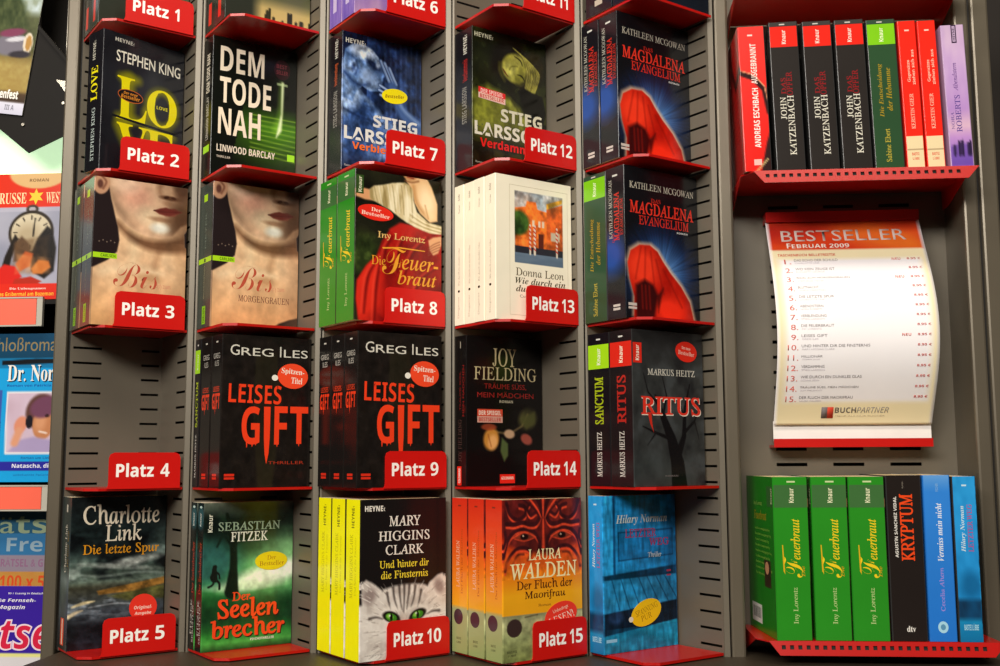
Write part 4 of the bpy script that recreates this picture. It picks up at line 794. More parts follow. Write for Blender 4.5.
# ------------------------------------------------------------------ red trays with their rank signs
A0 = (0, 0); K0 = E2 * SS
D1 = K0 * .875; D2 = K0 + E1 * .0150
TP = [(0, 0), (D1[0], D1[1]), (D2[0], D1[1]), (.154, 0), (E1[0] * LL * .985, E1[1] * LL * .985)]
TP[2] = (K0[0] + E1[0] * LL * .125, K0[1] + E1[1] * LL * .125)
TP[1] = (K0[0] * .88, K0[1] * .88)
def tray(r, j, num, label, group):
    ext = {(4, 2): .0105, (4, 3): .0078, (0, 4): .0085, (3, 2): .0035}.get((r, j), 0)
    K0 = E2 * (SS + ext)
    o = empty('display_tray', (j * W, 0, ZR[r]), 0, label, 'tray', group)
    mb = MB(); xe, ye = E2[0] * ext, E2[1] * ext
    ins = [(p[0] * .975 + .0018, p[1] * .975 + .0002) for p in TP]
    ins = [(p[0] + (xe if 0 < i < 4 else 0), p[1] + (ye if 0 < i < 4 else 0)) for i, p in enumerate(ins)]
    if j == 4: ins = [(p[0] * 1.02, p[1] * 1.02) for p in ins]
    mb.prism(ins, -.0012, 0, hx('d8120c'))
    # folded-down front lip
    for a, b in ((0, 1), (1, 2), (2, 3)):
        p, q = np.array(ins[a]), np.array(ins[b]); d = (q - p) / np.linalg.norm(q - p); n = np.array([d[1], -d[0]]) * .0010
        mb.prism([tuple(p), tuple(q), tuple(q + n), tuple(p + n)], -.0030, .0002, hx('d8120c'))
    mb.build('shelf_plate', M_red, o)
    if num is not None:
        f = Face(LL, .043); fr = lambda u, v, q: st(K0[0] + E1[0] * u * LL + E2[0] * (.0018 + q), K0[1] + E1[1] * u * LL + E2[1] * (.0018 + q), .043 * (1 - v))
        mb = MB(); a, b, c = (.215, .955, .055) if j == 0 else (.26, .985, .055) if j == 2 else (.315, .995, .055)
        P = [(a - .02, 1.02), (a - .004, .94), (a, .86), (a, .16), (a + .015, .05), (a + c, 0), (b - c, 0), (b - .015, .05), (b, .16), (b, 1.02)]
        V = []
        for e in (0, -.0013):
            for u, v in P: V.append(tuple(K0 + E1 * u * LL + E2 * (.0018 + e) + np.array([0, 0, .043 * (1 - v)])))
        n = len(P)
        mb.add(V, [tuple(range(n)), tuple(range(n, 2 * n))[::-1]] + [(i, (i + 1) % n, n + (i + 1) % n, n + i) for i in range(n)], hx('cc120c'))
        x = a + .075
        if num < 10:
            f.T('Platz', x, .30, x + .385, .69, 'fffdf8', 'b', off=.008); w1 = .05 if num == 1 else .095
            f.T(str(num), x + .455, .31, x + .455 + w1, .69, 'fffdf8', 'b')
        else:
            f.T('Platz', x, .30, x + .335, .69, 'fffdf8', 'b', off=.008)
            f.T('1', x + .385, .31, x + .433, .69, 'fffdf8', 'b')
            w1 = .05 if num == 11 else .088
            f.T(str(num)[1], x + .462, .31, x + .462 + w1, .69, 'fffdf8', 'b')
        f.emit(mb, fr, base=False)
        mb.build('rank_sign', M_plate, o)
    return o
cols = ['first (left-most)', 'second', 'third', 'fourth', 'fifth']
holds = {(0, 0): 'under dark paperbacks at the top left', (0, 1): 'under the dark city-skyline paperbacks', (0, 2): 'under the lilac paperbacks', (0, 3): 'with no books on it', (0, 4): 'under the overhanging dark paperbacks at the top',
         (1, 0): 'under the black book with big yellow letters', (1, 1): 'without a sign, under the black book with a green glow', (1, 2): 'under the blue book with a man covering his face', (1, 3): 'under the olive book with a lying girl', (1, 4): 'without a sign, under the upper hooded red figure book',
         (2, 0): 'under the pale face books at the left edge', (2, 1): 'without a sign, under the pale face book in the second bay', (2, 2): 'under the green-spined book with a red dress', (2, 3): 'under the four cream-white books', (2, 4): 'without a sign, under the lower hooded red figure book',
         (3, 0): 'standing empty', (3, 1): 'without a sign, under the black and red books with a THRILLER line', (3, 2): 'under the three black and red books', (3, 3): 'under the black book with faded roses', (3, 4): 'without a sign, under the dark bare-tree book',
         (4, 0): 'under the stormy coast book', (4, 1): 'without a sign, under the green running-man book', (4, 2): 'under the yellow-spined cat book', (4, 3): 'under the orange carved-face books', (4, 4): 'without a sign, under the blue door book'}
for r in range(5):
    for j in range(5):
        num = {0: 1, 2: 6, 3: 11}.get(j)
        num = None if num is None else num + r
        t_ = f'red tray with Platz {num} sign, ' if num else 'red tray '
        tray(r, j, num, t_ + holds[(r, j)], 'red metal trays in the five angled bays')

# ------------------------------------------------------------------ books
PR = {}
def proto(k):
    if k not in PR: PR[k] = globals()['art_' + k](*( () ))
    return PR[k]
TK = dict(love=.036, dem=.031, man=.04, girl=.04, magda=.033, bis=.0460, feuer=.047, leon=.0215, gift=.033, joy=.026, ritus=.04, sanctum=.04, link=.042, fitzek=.0215, cat=.0355, walden=.0345, hilary=.0262,
          darkcity=.034, lilac=.034, navy=.050, esch=.0325, katz=.0345, gier=.0212, roberts=.0272, kryptum=.0395, ahern=.0305, sanctum_slim=.0195, hebamme_cell=.042)
globals()['art_sanctum_slim'] = lambda: art_sanctum(.0195)
globals()['art_hebamme_cell'] = lambda: art_hebamme(.042, .184)
def stack(r, j, items, T, group=None, ex0=0):
    """items from the back panel outwards; T = distance of the front cover from the bay's left corner"""
    t = sum(TK[k] for k, _ in items) + .0009 * (len(items) - 1)
    d = T - t
    for i, (k, lab) in enumerate(items):
        d = max(d, .0008) + TK[k] + (.0009 if i else 0)
        ex = random.uniform(-.001, .0002) + ex0 - (.004 if k == 'hilary' else 0)
        P = np.array([j * W, 0, ZR[r] + .0004]) + E2 * d + E1 * ex
        put(proto(k), P, TH, lab, group)
stack(0, 0, [('darkcity', 'dark paperback with a red spine label, rear one on the Platz 1 tray'), ('darkcity', 'dark paperback with a skyline cover, front one on the Platz 1 tray')], .072, 'dark paperbacks at the top left')
stack(0, 1, [('darkcity', 'dark paperback with red spine label, rear one on the second bay top tray'), ('darkcity', 'dark skyline paperback, front one on the second bay top tray')], .072, 'dark skyline paperbacks in the second bay')
stack(0, 2, [('lilac', 'mottled lilac paperback, rear one above the blue man book'), ('lilac', 'mottled lilac paperback, front one behind the Platz 6 sign')], .072, 'lilac paperbacks on the Platz 6 tray')
stack(0, 4, [('navy', 'near-black thick paperback, rear one on the top tray of the fifth bay'), ('navy', 'near-black thick paperback overhanging the front of the top tray, fifth bay')], .108, 'near-black paperbacks in the fifth bay')
stack(1, 0, [('love', 'thick black paperback with huge blurred yellow letters behind the Platz 2 sign')], .070)
o = PR['love']; P = np.array([0, 0, ZR[1] + .0004]) + E2 * .088 + E1 * .0030; o.location = P; o.rotation_euler = (0, 0, TH + math.radians(14))
stack(1, 1, [('dem', 'black paperback with tall cream capitals over a green glowing stairway')], .033)
stack(1, 2, [('man', 'blue paperback with a bald man hiding his face, behind the Platz 7 sign')], .042)
stack(1, 3, [('girl', 'olive paperback with a blonde girl lying down, behind the Platz 12 sign')], .042)
G = 'dark paperbacks with a hooded red figure'
stack(1, 4, [('magda', 'upper tray: hooded red figure paperback at the back, only spine showing'), ('magda', 'upper tray: front copy of the hooded red figure paperback in a blue halo')], .067, G, -.003)
G = 'paperbacks with a pale cropped face'
stack(2, 0, [('bis', 'pale face paperback on the Platz 3 tray, rear copy showing its grey-green spine'), ('bis', 'pale face paperback facing out behind the Platz 3 sign')], .0950, G, -.002)
stack(2, 1, [('bis', 'pale face paperback standing alone in the second bay with its full title visible')], .0475, G)
G = 'green-spined paperbacks with a red dress cover'
stack(2, 2, [('feuer', 'green-spined paperback on the Platz 8 tray, left copy with only its spine showing'), ('feuer', 'paperback with a woman in red dress and white sleeves behind the Platz 8 sign')], .0957, G, -.0085)
G = 'cream-white paperbacks with a canal picture'
stack(2, 3, [('leon', 'cream-white paperback, leftmost spine on the Platz 13 tray'), ('leon', 'cream-white paperback, second spine from the left on the Platz 13 tray'), ('leon', 'cream-white paperback, third spine from the left on the Platz 13 tray'), ('leon', 'cream-white paperback with an orange canal house picture behind the Platz 13 sign')], .0885, G)
stack(2, 4, [('hebamme_cell', 'dark green paperback spine with lime label beside the hooded red figure book')], .0425, None, -.003)
stack(2, 4, [('magda', 'lower tray: hooded red figure paperback beside the dark green spine')], .0765, 'dark paperbacks with a hooded red figure', -.003)
G = 'black thrillers with dripping red letters'
stack(3, 1, [('sanctum_slim', 'slim black book spine with lime label and yellow-green letters, left in the second bay')], .0205)
stack(3, 1, [('gift', 'second bay: black thriller with red dripping letters, rear copy, spine only'), ('gift', 'second bay: front copy of the black thriller with red dripping letters, no rank sign')], .0905, G)
stack(3, 2, [('gift', 'Platz 9 tray: leftmost spine of the black thrillers with red letters'), ('gift', 'Platz 9 tray: middle spine of the black thrillers with red letters'), ('gift', 'Platz 9 tray: front copy of the black thriller with red dripping letters')], .1018, G, -.006)
stack(3, 3, [('joy', 'black paperback with wilted roses and gold capitals on the Platz 14 tray')], .0275)
stack(3, 4, [('sanctum', 'black spine with wide lime label and yellow-green title in the fifth bay'), ('ritus', 'dark grey paperback with a bare tree and red title in the fifth bay')], .0815)
stack(4, 0, [('link', 'dark paperback with a stormy coast landscape behind the Platz 5 sign')], .0435)
G = 'green paperbacks with a running man'
stack(4, 1, [('fitzek', 'green thriller with running man, rear copy showing only a thin spine'), ('fitzek', 'green thriller with a tree and a running man, front copy with yellow oval sticker')], .0455, G)
G = 'yellow-spined paperbacks with a cat face'
stack(4, 2, [('cat', 'yellow spine, leftmost of three on the Platz 10 tray'), ('cat', 'yellow spine, middle of three on the Platz 10 tray'), ('cat', 'black cover with a white cat with green eyes behind the Platz 10 sign')], .1091, G, -.004)
G = 'orange paperbacks with a carved face'
stack(4, 3, [('walden', 'orange spine with a dark dot, leftmost of three on the Platz 15 tray'), ('walden', 'orange spine with a dark dot, middle of three on the Platz 15 tray'), ('walden', 'orange paperback with a dark carved face on top behind the Platz 15 sign')], .1065, G, -.004)
stack(4, 4, [('hilary', 'blue paperback with a weathered blue door and yellow sticker on the bare red tray')], .028)

# two flat shelves in the right-hand bay, books spine out
SH = {'up': .5692, 'low': .0225}
def shelf(zs, label):
    o = empty('book_shelf', (.8445, 0, zs), 0, label, 'shelf', 'red perforated shelves')
    x0, x1 = .004, .2735
    mb = MB(); mb.prism([(x0, .069), (x0, -.030), (x0 + .012, -.050), (x1 + .004, -.050), (x1, -.046), (x1, .069)], -.0014, 0); mb.build('shelf_plate', M_red, o)
    # perforated front lip: trapezoid leaning slightly outwards
    mb = MB(); H = .0155; n = 25; xs = [(.030 + .0092 * k, .0345 + .0092 * k) for k in range(n)]
    edge = sorted({.028, .262, *[q for h in xs for q in h]})
    zz = [0, -.0045, -.0090, -H]; y = lambda z: -.050 + z * .25
    V = [(x, y(z), z) for z in zz for x in edge]; m = len(edge); F = []
    for a in range(3):
        for i in range(m - 1):
            if a == 1 and any(h[0] <= (edge[i] + edge[i + 1]) / 2 <= h[1] for h in xs): continue
            F.append((a * m + i, a * m + i + 1, (a + 1) * m + i + 1, (a + 1) * m + i))
    mb.add(V, F)
    mb.add([(x0 + .012, y(0), 0), (.028, y(0), 0), (.028, y(-H), -H), (x0 + .024, y(-H), -H)], [(0, 1, 2, 3)])
    mb.add([(.262, y(0), 0), (x1 + .004, y(0), 0), (x1 - .010, y(-H), -H), (.262, y(-H), -H)], [(0, 1, 2, 3)])
    sheet(mb, 'front_lip', M_red, o, .001)
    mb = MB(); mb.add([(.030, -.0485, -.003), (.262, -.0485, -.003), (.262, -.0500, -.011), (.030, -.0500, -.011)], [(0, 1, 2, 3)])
    sheet(mb, 'lip_hole_shade', M_dark, o, .0006)  # dark strip put behind the perforations, stands in for shade under the shelf
    for x in (x0, x1 - .0012):
        mb = MB(); mb.prism([(-.030, -.0014), (.069, -.0014), (.069, -.0258), (.050, -.0258)], x, x + .0012, fr=lambda a, b, c: (c, a, b))
        mb.build('side_bracket', M_red, o)
shelf(SH['up'], 'upper red shelf with perforated lip carrying red, black and green spines')
shelf(SH['low'], 'lower red shelf with perforated lip carrying green and blue spines')
shelf(.800, 'topmost red shelf, seen only as a dark underside above the upper row of spines')
def row(lst, z, yf, lean=0):
    for k, x0, lab, grp, dy in lst:
        t = TK[k]; an = 6 if dy == 'turn' else 0; dy = .002 if an else dy
        # spine plane at y = yf, front cover on the right: local x -> +y, local y -> -x
        P = np.array([x0 + t, yf + dy, z + .0004 + t * math.sin(lean)])
        o = put(proto(k), P, PI / 2 + math.radians(an), lab, grp); o.rotation_euler = (-lean, 0, PI / 2 + math.radians(an))
TK['hebamme'] = .0345; art_feuer_slim = lambda: art_feuer(.041); TK['feuer_slim'] = .041
row([('esch', .851, 'bright red spine with a black ribbon at the left end of the upper shelf', None, .001),
     ('katz', .8885, 'black spine with red band, leftmost of three on the upper shelf', 'black spines with a red band', 0),
     ('katz', .9285, 'black spine with red band, middle of three on the upper shelf', 'black spines with a red band', .001),
     ('katz', .9665, 'black spine with red band, rightmost of three on the upper shelf', 'black spines with a red band', .0),
     ('hebamme', 1.0040, 'dark green spine with lime band on the upper shelf', None, .001),
     ('gier', 1.0410, 'slim red spine with cream foot, left one of the pair', 'slim red spines with a cream foot', .001),
     ('gier', 1.0645, 'slim red spine with cream foot, right one beside the lilac spine', 'slim red spines with a cream foot', .002),
     ('roberts', 1.0910, 'shorter lilac spine at the right end of the upper shelf', None, .0012)], SH['up'], -.048, math.radians(1.35))
row([('feuer_slim', .8700, 'bright green spine at the left end of the lower shelf, its back cover showing', 'bright green spines on the lower shelf', 'turn'),
     ('feuer_slim', .9140, 'bright green spine, middle of three on the lower shelf', 'bright green spines on the lower shelf', .001),
     ('feuer_slim', .9560, 'bright green spine next to the black spine on the lower shelf', 'bright green spines on the lower shelf', 0),
     ('kryptum', .9985, 'black spine with orange-red capitals on the lower shelf', None, .001),
     ('ahern', 1.0395, 'medium blue spine with handwritten title on the lower shelf', None, 0),
     ('hilary', 1.0715, 'bright blue spine with dark stripe at the right end of the lower shelf', None, -.0018)], SH['low'], -.048)

# ------------------------------------------------------------------ bestseller chart
def chart():
    o = empty('bestseller_poster', (.9855, 0, .2416), 0, 'bulging white chart headed BESTSELLER in a red holder on the right back panel', 'poster')
    w, h = .1915, .273
    f = Face(w, h, 'f4ecf0', 40, 90)
    f.mix(1.0 * (f.V > .168), 'f4e6bc'); f.mix(f.poly([(.055, .215), (.955, .215), (.955, .895), (.055, .895)], .02), 'fbf8fb')
    hd = (f.V < .165) * 1.
    f.mix(hd, 'c82812'); f.mix(hd * .8 * f.noise(6, 20, 3), 'ec6418'); f.mix(hd * .5 * f.ell(.75, .10, .3, .06, .2, .9), 'e88c28'); f.mix(hd * .5 * f.ell(.15, .05, .2, .06, 0, .9), 'a01410')
    f.mix((f.U < .02) * 1., 'f6f2f4'); f.mix((f.U > .985) * 1., 'f6f2f4')
    f.T('BESTSELLER', .09, .055, .895, .115, 'd4c0b8', '', off=.002); f.T('F', .118, .125, .145, .152, 'f4e8dc', 'b'); f.T('EBRUAR 2009', .15, .13, .52, .152, 'f4e8dc', 'b')
    f.T('TASCHENBUCH BELLETRISTIK', .05, .183, .42, .196, 'd0402c', 'b')
    TT = ['DAS ECHO DER SCHULD', 'WO KEIN ZEUGE IST', 'BIS(S) ZUM MORGENGRAUEN', 'BLUTNACHT', 'DIE LETZTE SPUR', 'ABENDSTERN', 'VERBLENDUNG', 'DIE FEUERBRAUT', 'LEISES GIFT', 'UND HINTER DIR DIE FINSTERNIS', 'MILLIONÄR', 'VERDAMMNIS', 'WIE DURCH EIN DUNKLES GLAS', 'TRÄUME SÜSS, MEIN MÄDCHEN', 'DER FLUCH DER MAORIFRAU']
    AU = ['CHARLOTTE LINK', 'ELIZABETH GEORGE', 'STEPHENIE MEYER', 'LINDA FAIRSTEIN', 'CHARLOTTE LINK', 'NORA ROBERTS', 'STIEG LARSSON', 'INY LORENTZ', 'GREG ILES', 'MARY HIGGINS CLARK', 'TOMMY JAUD', 'STIEG LARSSON', 'DONNA LEON', 'JOY FIELDING', 'LAURA WALDEN']
    for i, t in enumerate(TT):
        v = .212 + .0468 * i; n = str(i + 1) + '.'
        f.T(n, .130 - .022 * (len(n)), v + .001, .130, v + .026, 'd8685c', '')
        f.T(t, .150, v, .150 + .0146 * len(t), v + .0125, '787074', ''); f.T(AU[i], .153, v + .0175, .153 + .0112 * len(AU[i]), v + .0255, 'c4bcc4', '')
        f.T('8,95 €', .865, v, .950, v + .0125, 'c85850', 'b')
        if i in (0, 2, 8): f.T('NEU', .77, v, .825, v + .0125, 'd87068', 'b')
    f.rect(.297, .918, .372, .968, 'dc4a34'); f.rect(.297, .918, .334, .968, '7c7474'); f.T('2', .315, .925, .358, .962, 'f0e8e0', 's'); f.T('BUCH', .382, .920, .515, .945, '6c645c', 'b'); f.T('PARTNER', .52, .920, .72, .945, '9c948c', 'i'); f.T('MEHR ALS NUR BÜCHER', .385, .954, .70, .962, 'c8b898', '')
    zt, zb = .530 - .2416, .2690 - .2416
    def bul(v): return .052 + (.040 - .052) * v - .052 * np.sin(np.clip(v, 0, 1) * PI) ** 1.15 * (1 - .15 * np.cos(v * PI)) 
    fn = lambda u, v, q: st((u - .5) * w + 0 * v, bul(v) - q, zt + (zb - zt) * v)
    mb = MB(); f.emit(mb, fn, .0001); k = mb.build('paper_sheet', M_paper, o, True)
    md = k.modifiers.new('thick', 'SOLIDIFY'); md.thickness = .0004; md.offset = -1
    g = Face(w, .03, 'f0ece8', 4, 4); mb = MB(); g.emit(mb, lambda u, v, q: st((u - .5) * w, .044 + 0 * v, .024 * (1 - v) + .0085)); k = mb.build('rear_sheet', M_print, o)
    md = k.modifiers.new('thick', 'SOLIDIFY'); md.thickness = .0006
    mb = MB(); mb.prism([(.035, 0), (.0700, 0), (.0700, .003), (.0375, .003), (.0375, .0105), (.035, .0105)], -w / 2 - .001, w / 2 - .001, fr=lambda a, b, c: (c, a, b)); mb.build('bottom_rail', M_red, o)
    mb = MB(); mb.prism([(.047, .286), (.0700, .286), (.0700, .299), (.047, .299)], -w / 2, w / 2 - .001, fr=lambda a, b, c: (c, a, b)); mb.build('top_rail', M_red, o)
chart()

# ------------------------------------------------------------------ magazine rack beyond the left post
rack = empty('magazine_rack', (-.25, .19, ZB), 0, 'black magazine rack with stepped pockets left of the bays', 'rack')
def rb(name, m, *bx):
    mb = MB()
    for b in bx: mb.box(b[0] + .25, b[1] + .25, b[2] - .19, b[3] - .19, b[4] - ZB, b[5] - ZB)
    return mb.build(name, m, rack)
rb('back_board', M_black, (-.42, -.035, .170, .178, -.30, .60), (-.42, -.035, .170, .178, .76, .985))
rb('upright', M_chrome, (-.100, -.094, .150, .168, .78, .985))
rb('side_panel', M_black, (-.036, -.031, .06, .178, -.30, .985))
rb('foot_board', M_black, (-.42, -.036, .10, .178, -1.0, -.30))
for z, y0 in ((.452, .104), (.196, .104), (-.005, .124), (-.086, .100)):
    rb('ledge', M_black, (-.40, -.037, y0, .170, z - .006, z))
lb = MB(); lb.box(-.40, -.037, .168, .176, .602, .758); lbo = lb.build('light_box', M_light); tag(lbo, 'glowing pale green light panel behind the magazines at the left edge', 'light box')
def rail(z0, z1, x1, label):
    o = empty('price_rail', (x1 - .25, .10, z0), 0, label, 'price rail', 'coral price rails')
    mb = MB(); mb.prism([(0, 0), (.25, 0), (.25, .004), (0, .004)], 0, z1 - z0, fr=lambda a, b, c: (a, b, c)); 
    mb.box(0, .25, -.002, 0, z1 - z0 - .002, z1 - z0); mb.box(0, .25, -.002, 0, 0, .002); mb.box(.242, .25, -.0015, 0, 0, z1 - z0); mb.build('holder', M_clear, o)
    mb = MB(); mb.box(.0, .241, -.0012, -.0002, .0025, z1 - z0 - .0025, hx('fa6a52')); mb.build('price_strip', M_plate, o)
rail(.4145, .4555, -.0915, 'coral red price strip below the clock-cover booklet'); rail(.1615, .1965, -.0725, 'coral red price strip below the blue romance booklet')
def booklet(name, x0, x1, z0, z1, y, face, label, lean=.0, rz=0):
    w, h = x1 - x0, z1 - z0
    o = empty(name, (x0, y, z0), rz, label, 'magazine', 'magazines in the rack at the left edge')
    mb = MB(); face.emit(mb, lambda u, v, q: st(u * w, -q + lean * (1 - v) * h + 0 * u, h * (1 - v)))
    mb.add([(0, 0, 0), (w, 0, 0), (w, lean * h, h), (0, lean * h, h), (0, .003, 0), (w, .003, 0), (w, .003 + lean * h, h), (0, .003 + lean * h, h)],
           [(4, 5, 6, 7), (0, 1, 5, 4), (3, 2, 6, 7), (1, 2, 6, 5), (0, 3, 7, 4)], hx('c8c0b0'))
    mb.build('cover', M_gloss, o); return o
# clock booklet (u = .49 + px * .0089)
f = Face(.155, .182, 'a0a0b4', 100, 118)
f.mix(.6 * f.noise(5, 5, 2), 'd8d4dc'); f.mix(.4 * f.noise(4, 6, 9) * (f.V > .3), '6c7488'); f.mix(1.0 * (f.V < .27), 'd83018'); f.mix(f.ell(.78, .0, .26, .12, 0, .1) * (f.V < .12), 'd8b078')
cx_, cy_ = .74, .47
f.mix(f.ell(cx_, .285, .055, .035, 0, .25), '3c342c'); f.mix(f.ell(cx_, .285, .03, .018, 0, .3), 'b0a8b0')
f.mix(f.ell(cx_, cy_, .20, .175, .1, .06), '2c241c'); f.mix(f.ell(cx_, cy_, .175, .15, .1, .06), 'd0c4a8'); f.mix(.6 * f.ell(cx_ - .03, cy_ + .04, .12, .1, .1, .9), 'a08c6c')
for k in range(12):
    a = k * PI / 6; f.mix(f.line([(cx_ + .155 * math.sin(a), cy_ - .132 * math.cos(a)), (cx_ + .125 * math.sin(a), cy_ - .105 * math.cos(a))], .010, .006), '2c241c')
f.mix(f.line([(cx_ + .03, .36), (cx_ + .02, .50)], .012, .006), '1c1814')
f.mix(f.poly([(.47, .85), (.52, .66), (.60, .48), (.63, .52), (.58, .68), (.55, .86)], .01), '201a16')
f.mix(f.poly([(.74, .66), (.80, .52), (.88, .42), (.93, .46), (.97, .60), (.96, .78), (.88, .84), (.76, .78)], .015), '1a1614')
f.mix(.9 * f.poly([(.60, .56), (.66, .50), (.73, .56), (.76, .66), (.72, .72), (.60, .70)], .02), '4c3424'); f.mix(.7 * f.noise(16, 16, 4) * f.poly([(.60, .54), (.9, .5), (.9, .8), (.58, .8)], .03), '6c5034')
f.mix(f.poly([(.44, .78), (.52, .72), (.62, .74), (.68, .82), (.62, .88), (.44, .88)], .015), 'd0241c'); f.mix(f.poly([(.62, .84), (.76, .82), (.86, .86), (.8, .89), (.6, .89)], .01), 'b02c1c')
f.mix(f.poly([(.62, .72), (.70, .62), (.77, .64), (.75, .74), (.66, .78)], .015), 'b8582c'); f.mix(f.poly([(.76, .76), (.82, .69), (.91, .70), (.93, .75), (.86, .80), (.78, .80)], .015), 'c06828'); f.mix(.6 * f.noise(20, 20, 7) * f.poly([(.62, .64), (.93, .68), (.93, .8), (.62, .8)], .02), 'e8a060')
f.mix(1.0 * (f.V > .875), 'd82c1c')
f.T('ROMAN', .70, .04, .87, .065, '7c5c34', 'b'); f.T('RUSSE', .44, .15, .68, .24, 'f0d8a8', 'sb'); f.T('WEST', .855, .15, 1.0, .24, 'f0d8a8', 'sb')
P = []
for k in range(12):
    a = k * PI / 6; r_ = .065 if k % 2 == 0 else .032; P.append((.765 + r_ * math.sin(a) * 1.1, .185 - r_ * math.cos(a)))
f.pg(P, 'e8c83c'); f.T('Die Unbeugsamen', .58, .905, .90, .927, 'f0dcd0', 'sb'); f.T('Das Gräbermal am Bozeman', .47, .94, .97, .972, 'f4b83c', 'b')
booklet('romance_booklet', -.242, -.0766, .4535, .6350, .108, f, 'red-topped booklet with a pocket clock cover above the upper coral strip', .03)
# blue romance booklet (u = .513 + px * .0089)
f = Face(.15, .205, '1c9cdc', 96, 130)
f.mix(1. * (f.V < .17), '14384c'); f.mix(.8 * (f.V < .24) * (1 - f.V * 2), '12486c'); f.mix(f.poly([(.5, .185), (.8, .172), (1, .175), (1, .205), (.5, .215)], .006), '14181c')
f.mix(1. * (abs(f.V - .893) < .03), '2c2c98'); f.mix(1. * (f.U < .525) * (f.V > .38), '3c58a8')
f.mix(f.poly([(.56, .395), (1.1, .395), (1.1, .815), (.57, .815)], .004), 'e8e0e4'); A = f.poly([(.572, .405), (1.1, .405), (1.1, .803), (.582, .803)], .004); f.mix(A, 'd4c0d4'); f.mix(A * .5 * f.noise(12, 6, 2), 'b090a0')
f.mix(A * f.ell(.87, .53, .13, .12, .2, .2), '5c3c34'); f.mix(A * f.ell(.90, .61, .095, .11, .1, .15), 'c08058'); f.mix(A * .7 * f.ell(.87, .60, .05, .06, .1, .9), 'dca078'); f.mix(A * f.ell(.9, .50, .13, .07, -.4, .3), '70445c'); f.mix(A * f.poly([(.60, .8), (.70, .72), (.82, .70), (1.1, .74), (1.1, .82)], .02), 'a898c0')
f.mix(A * f.ell(.70, .62, .055, .06, .3, .3), 'd88c70'); f.mix(A * f.line([(.69, .66), (.655, .74)], .05, .02), 'd89878'); f.mix(A * f.ell(.775, .60, .032, .045, 0, .2), '201c24'); f.mix(A * .9 * f.line([(.87, .665), (.93, .675)], .012, .008), 'f0e0d8'); f.mix(A * .8 * f.ell(.93, .56, .018, .012, 0, .4), '2c1c1c')
f.T('Schloßroman', .33, .025, 1.04, .12, '8c7c58', ''); f.T('Dr. Norden', .555, .215, 1.16, .325, 'f0ece4', 'sb', sh=(.01, .008, '10141c'))
f.T('Roman von Patricia', .56, .345, .95, .362, '1c4c9c', 'b'); f.T('Roman um Liebe', .72, .832, 1.0, .848, '1c5c9c', 'b'); f.T('Natascha, die', .645, .878, 1.0, .91, 'e8e8f4', 'b'); f.T('unbekannte Patientin', .66, .945, 1.0, .96, '1c74b4', 'b')
def clipf():
    for k, (P_, F2, c2, k2) in enumerate(f.t): f.t[k] = (np.clip(P_, 0, 1), F2, c2, k2)
clipf()
booklet('romance_booklet', -.2348, -.0728, .2005, .4060, .108, f, 'bright blue romance booklet with a smiling woman wearing a headset', .03)
f = Face(.05, .1, 'd83070', 10, 20); f.T('NEU', .2, .5, .9, .6, 'f0e8a0', 'b')
booklet('romance_booklet', -.215, -.1515, .2005, .285, .104, f, 'narrow pink booklet edge left of the blue romance booklet', .02)
# puzzle magazines
f = Face(.16, .2, '2c5c78', 70, 90)
f.mix(f.noise(6, 9, 3) * .5, '1c3c54'); f.mix(1. * (f.V > .19) * (f.V < .37), '3470a0'); f.mix(1. * (f.V > .365), '8c8090'); f.mix(1. * (f.V > .50), 'b89448'); f.mix(.7 * f.noise(12, 9, 3) * (f.V > .5), 'c85c30'); f.mix(1. * (f.V > .66), 'c02820'); f.mix(f.poly([(.5, .76), (.86, .73), (.90, 1), (.5, 1)], .01), 'd8c8a0'); f.mix(f.line([(.60, .80), (.75, .78), (.8, .95)], .02, .01), 'b83028')
f.T('Rätsel', .30, .025, 1.12, .185, '8c9c80', 'b'); f.T('Freizeit', .54, .215, 1.25, .335, '8ca4b4', 'b'); f.T('RÄTSEL & GEWINNE', .5, .385, 1.1, .46, '8c6484', 'b'); f.T('100 x 50', .50, .53, .92, .64, 'd05028', 'b'); clipf()
booklet('puzzle_magazine', -.2406, -.062, -.0045, .1600, .128, f, 'teal and red puzzle magazine standing behind the purple one', .02)
f = Face(.163, .136, '3c249c', 70, 60)
f.mix(1. * (f.V > .66), 'e8e490'); f.mix(1. * (f.V > .69), 'dcd8dc')
f.T('Nr.1 Lösung in Deutschland', .66, .06, 1.0, .085, 'e8e4f0', 'bi'); f.T('Das große Fernseh-', .38, .12, .885, .165, 'f0ecf4', 'bi'); f.T('Rätsel-Magazin', .40, .185, .80, .235, 'f0ecf4', 'bi')
f.T('Rätsel', .29, .285, 1.13, .625, 'f4dce8', 'bi', off=.04); f.T('Rätsel', .304, .30, 1.12, .61, 'd82848', 'bi'); clipf()
booklet('puzzle_magazine', -.2406, -.066, -.0750, .0610, .106, f, 'purple puzzle magazine with big red slanted letters at the bottom left')
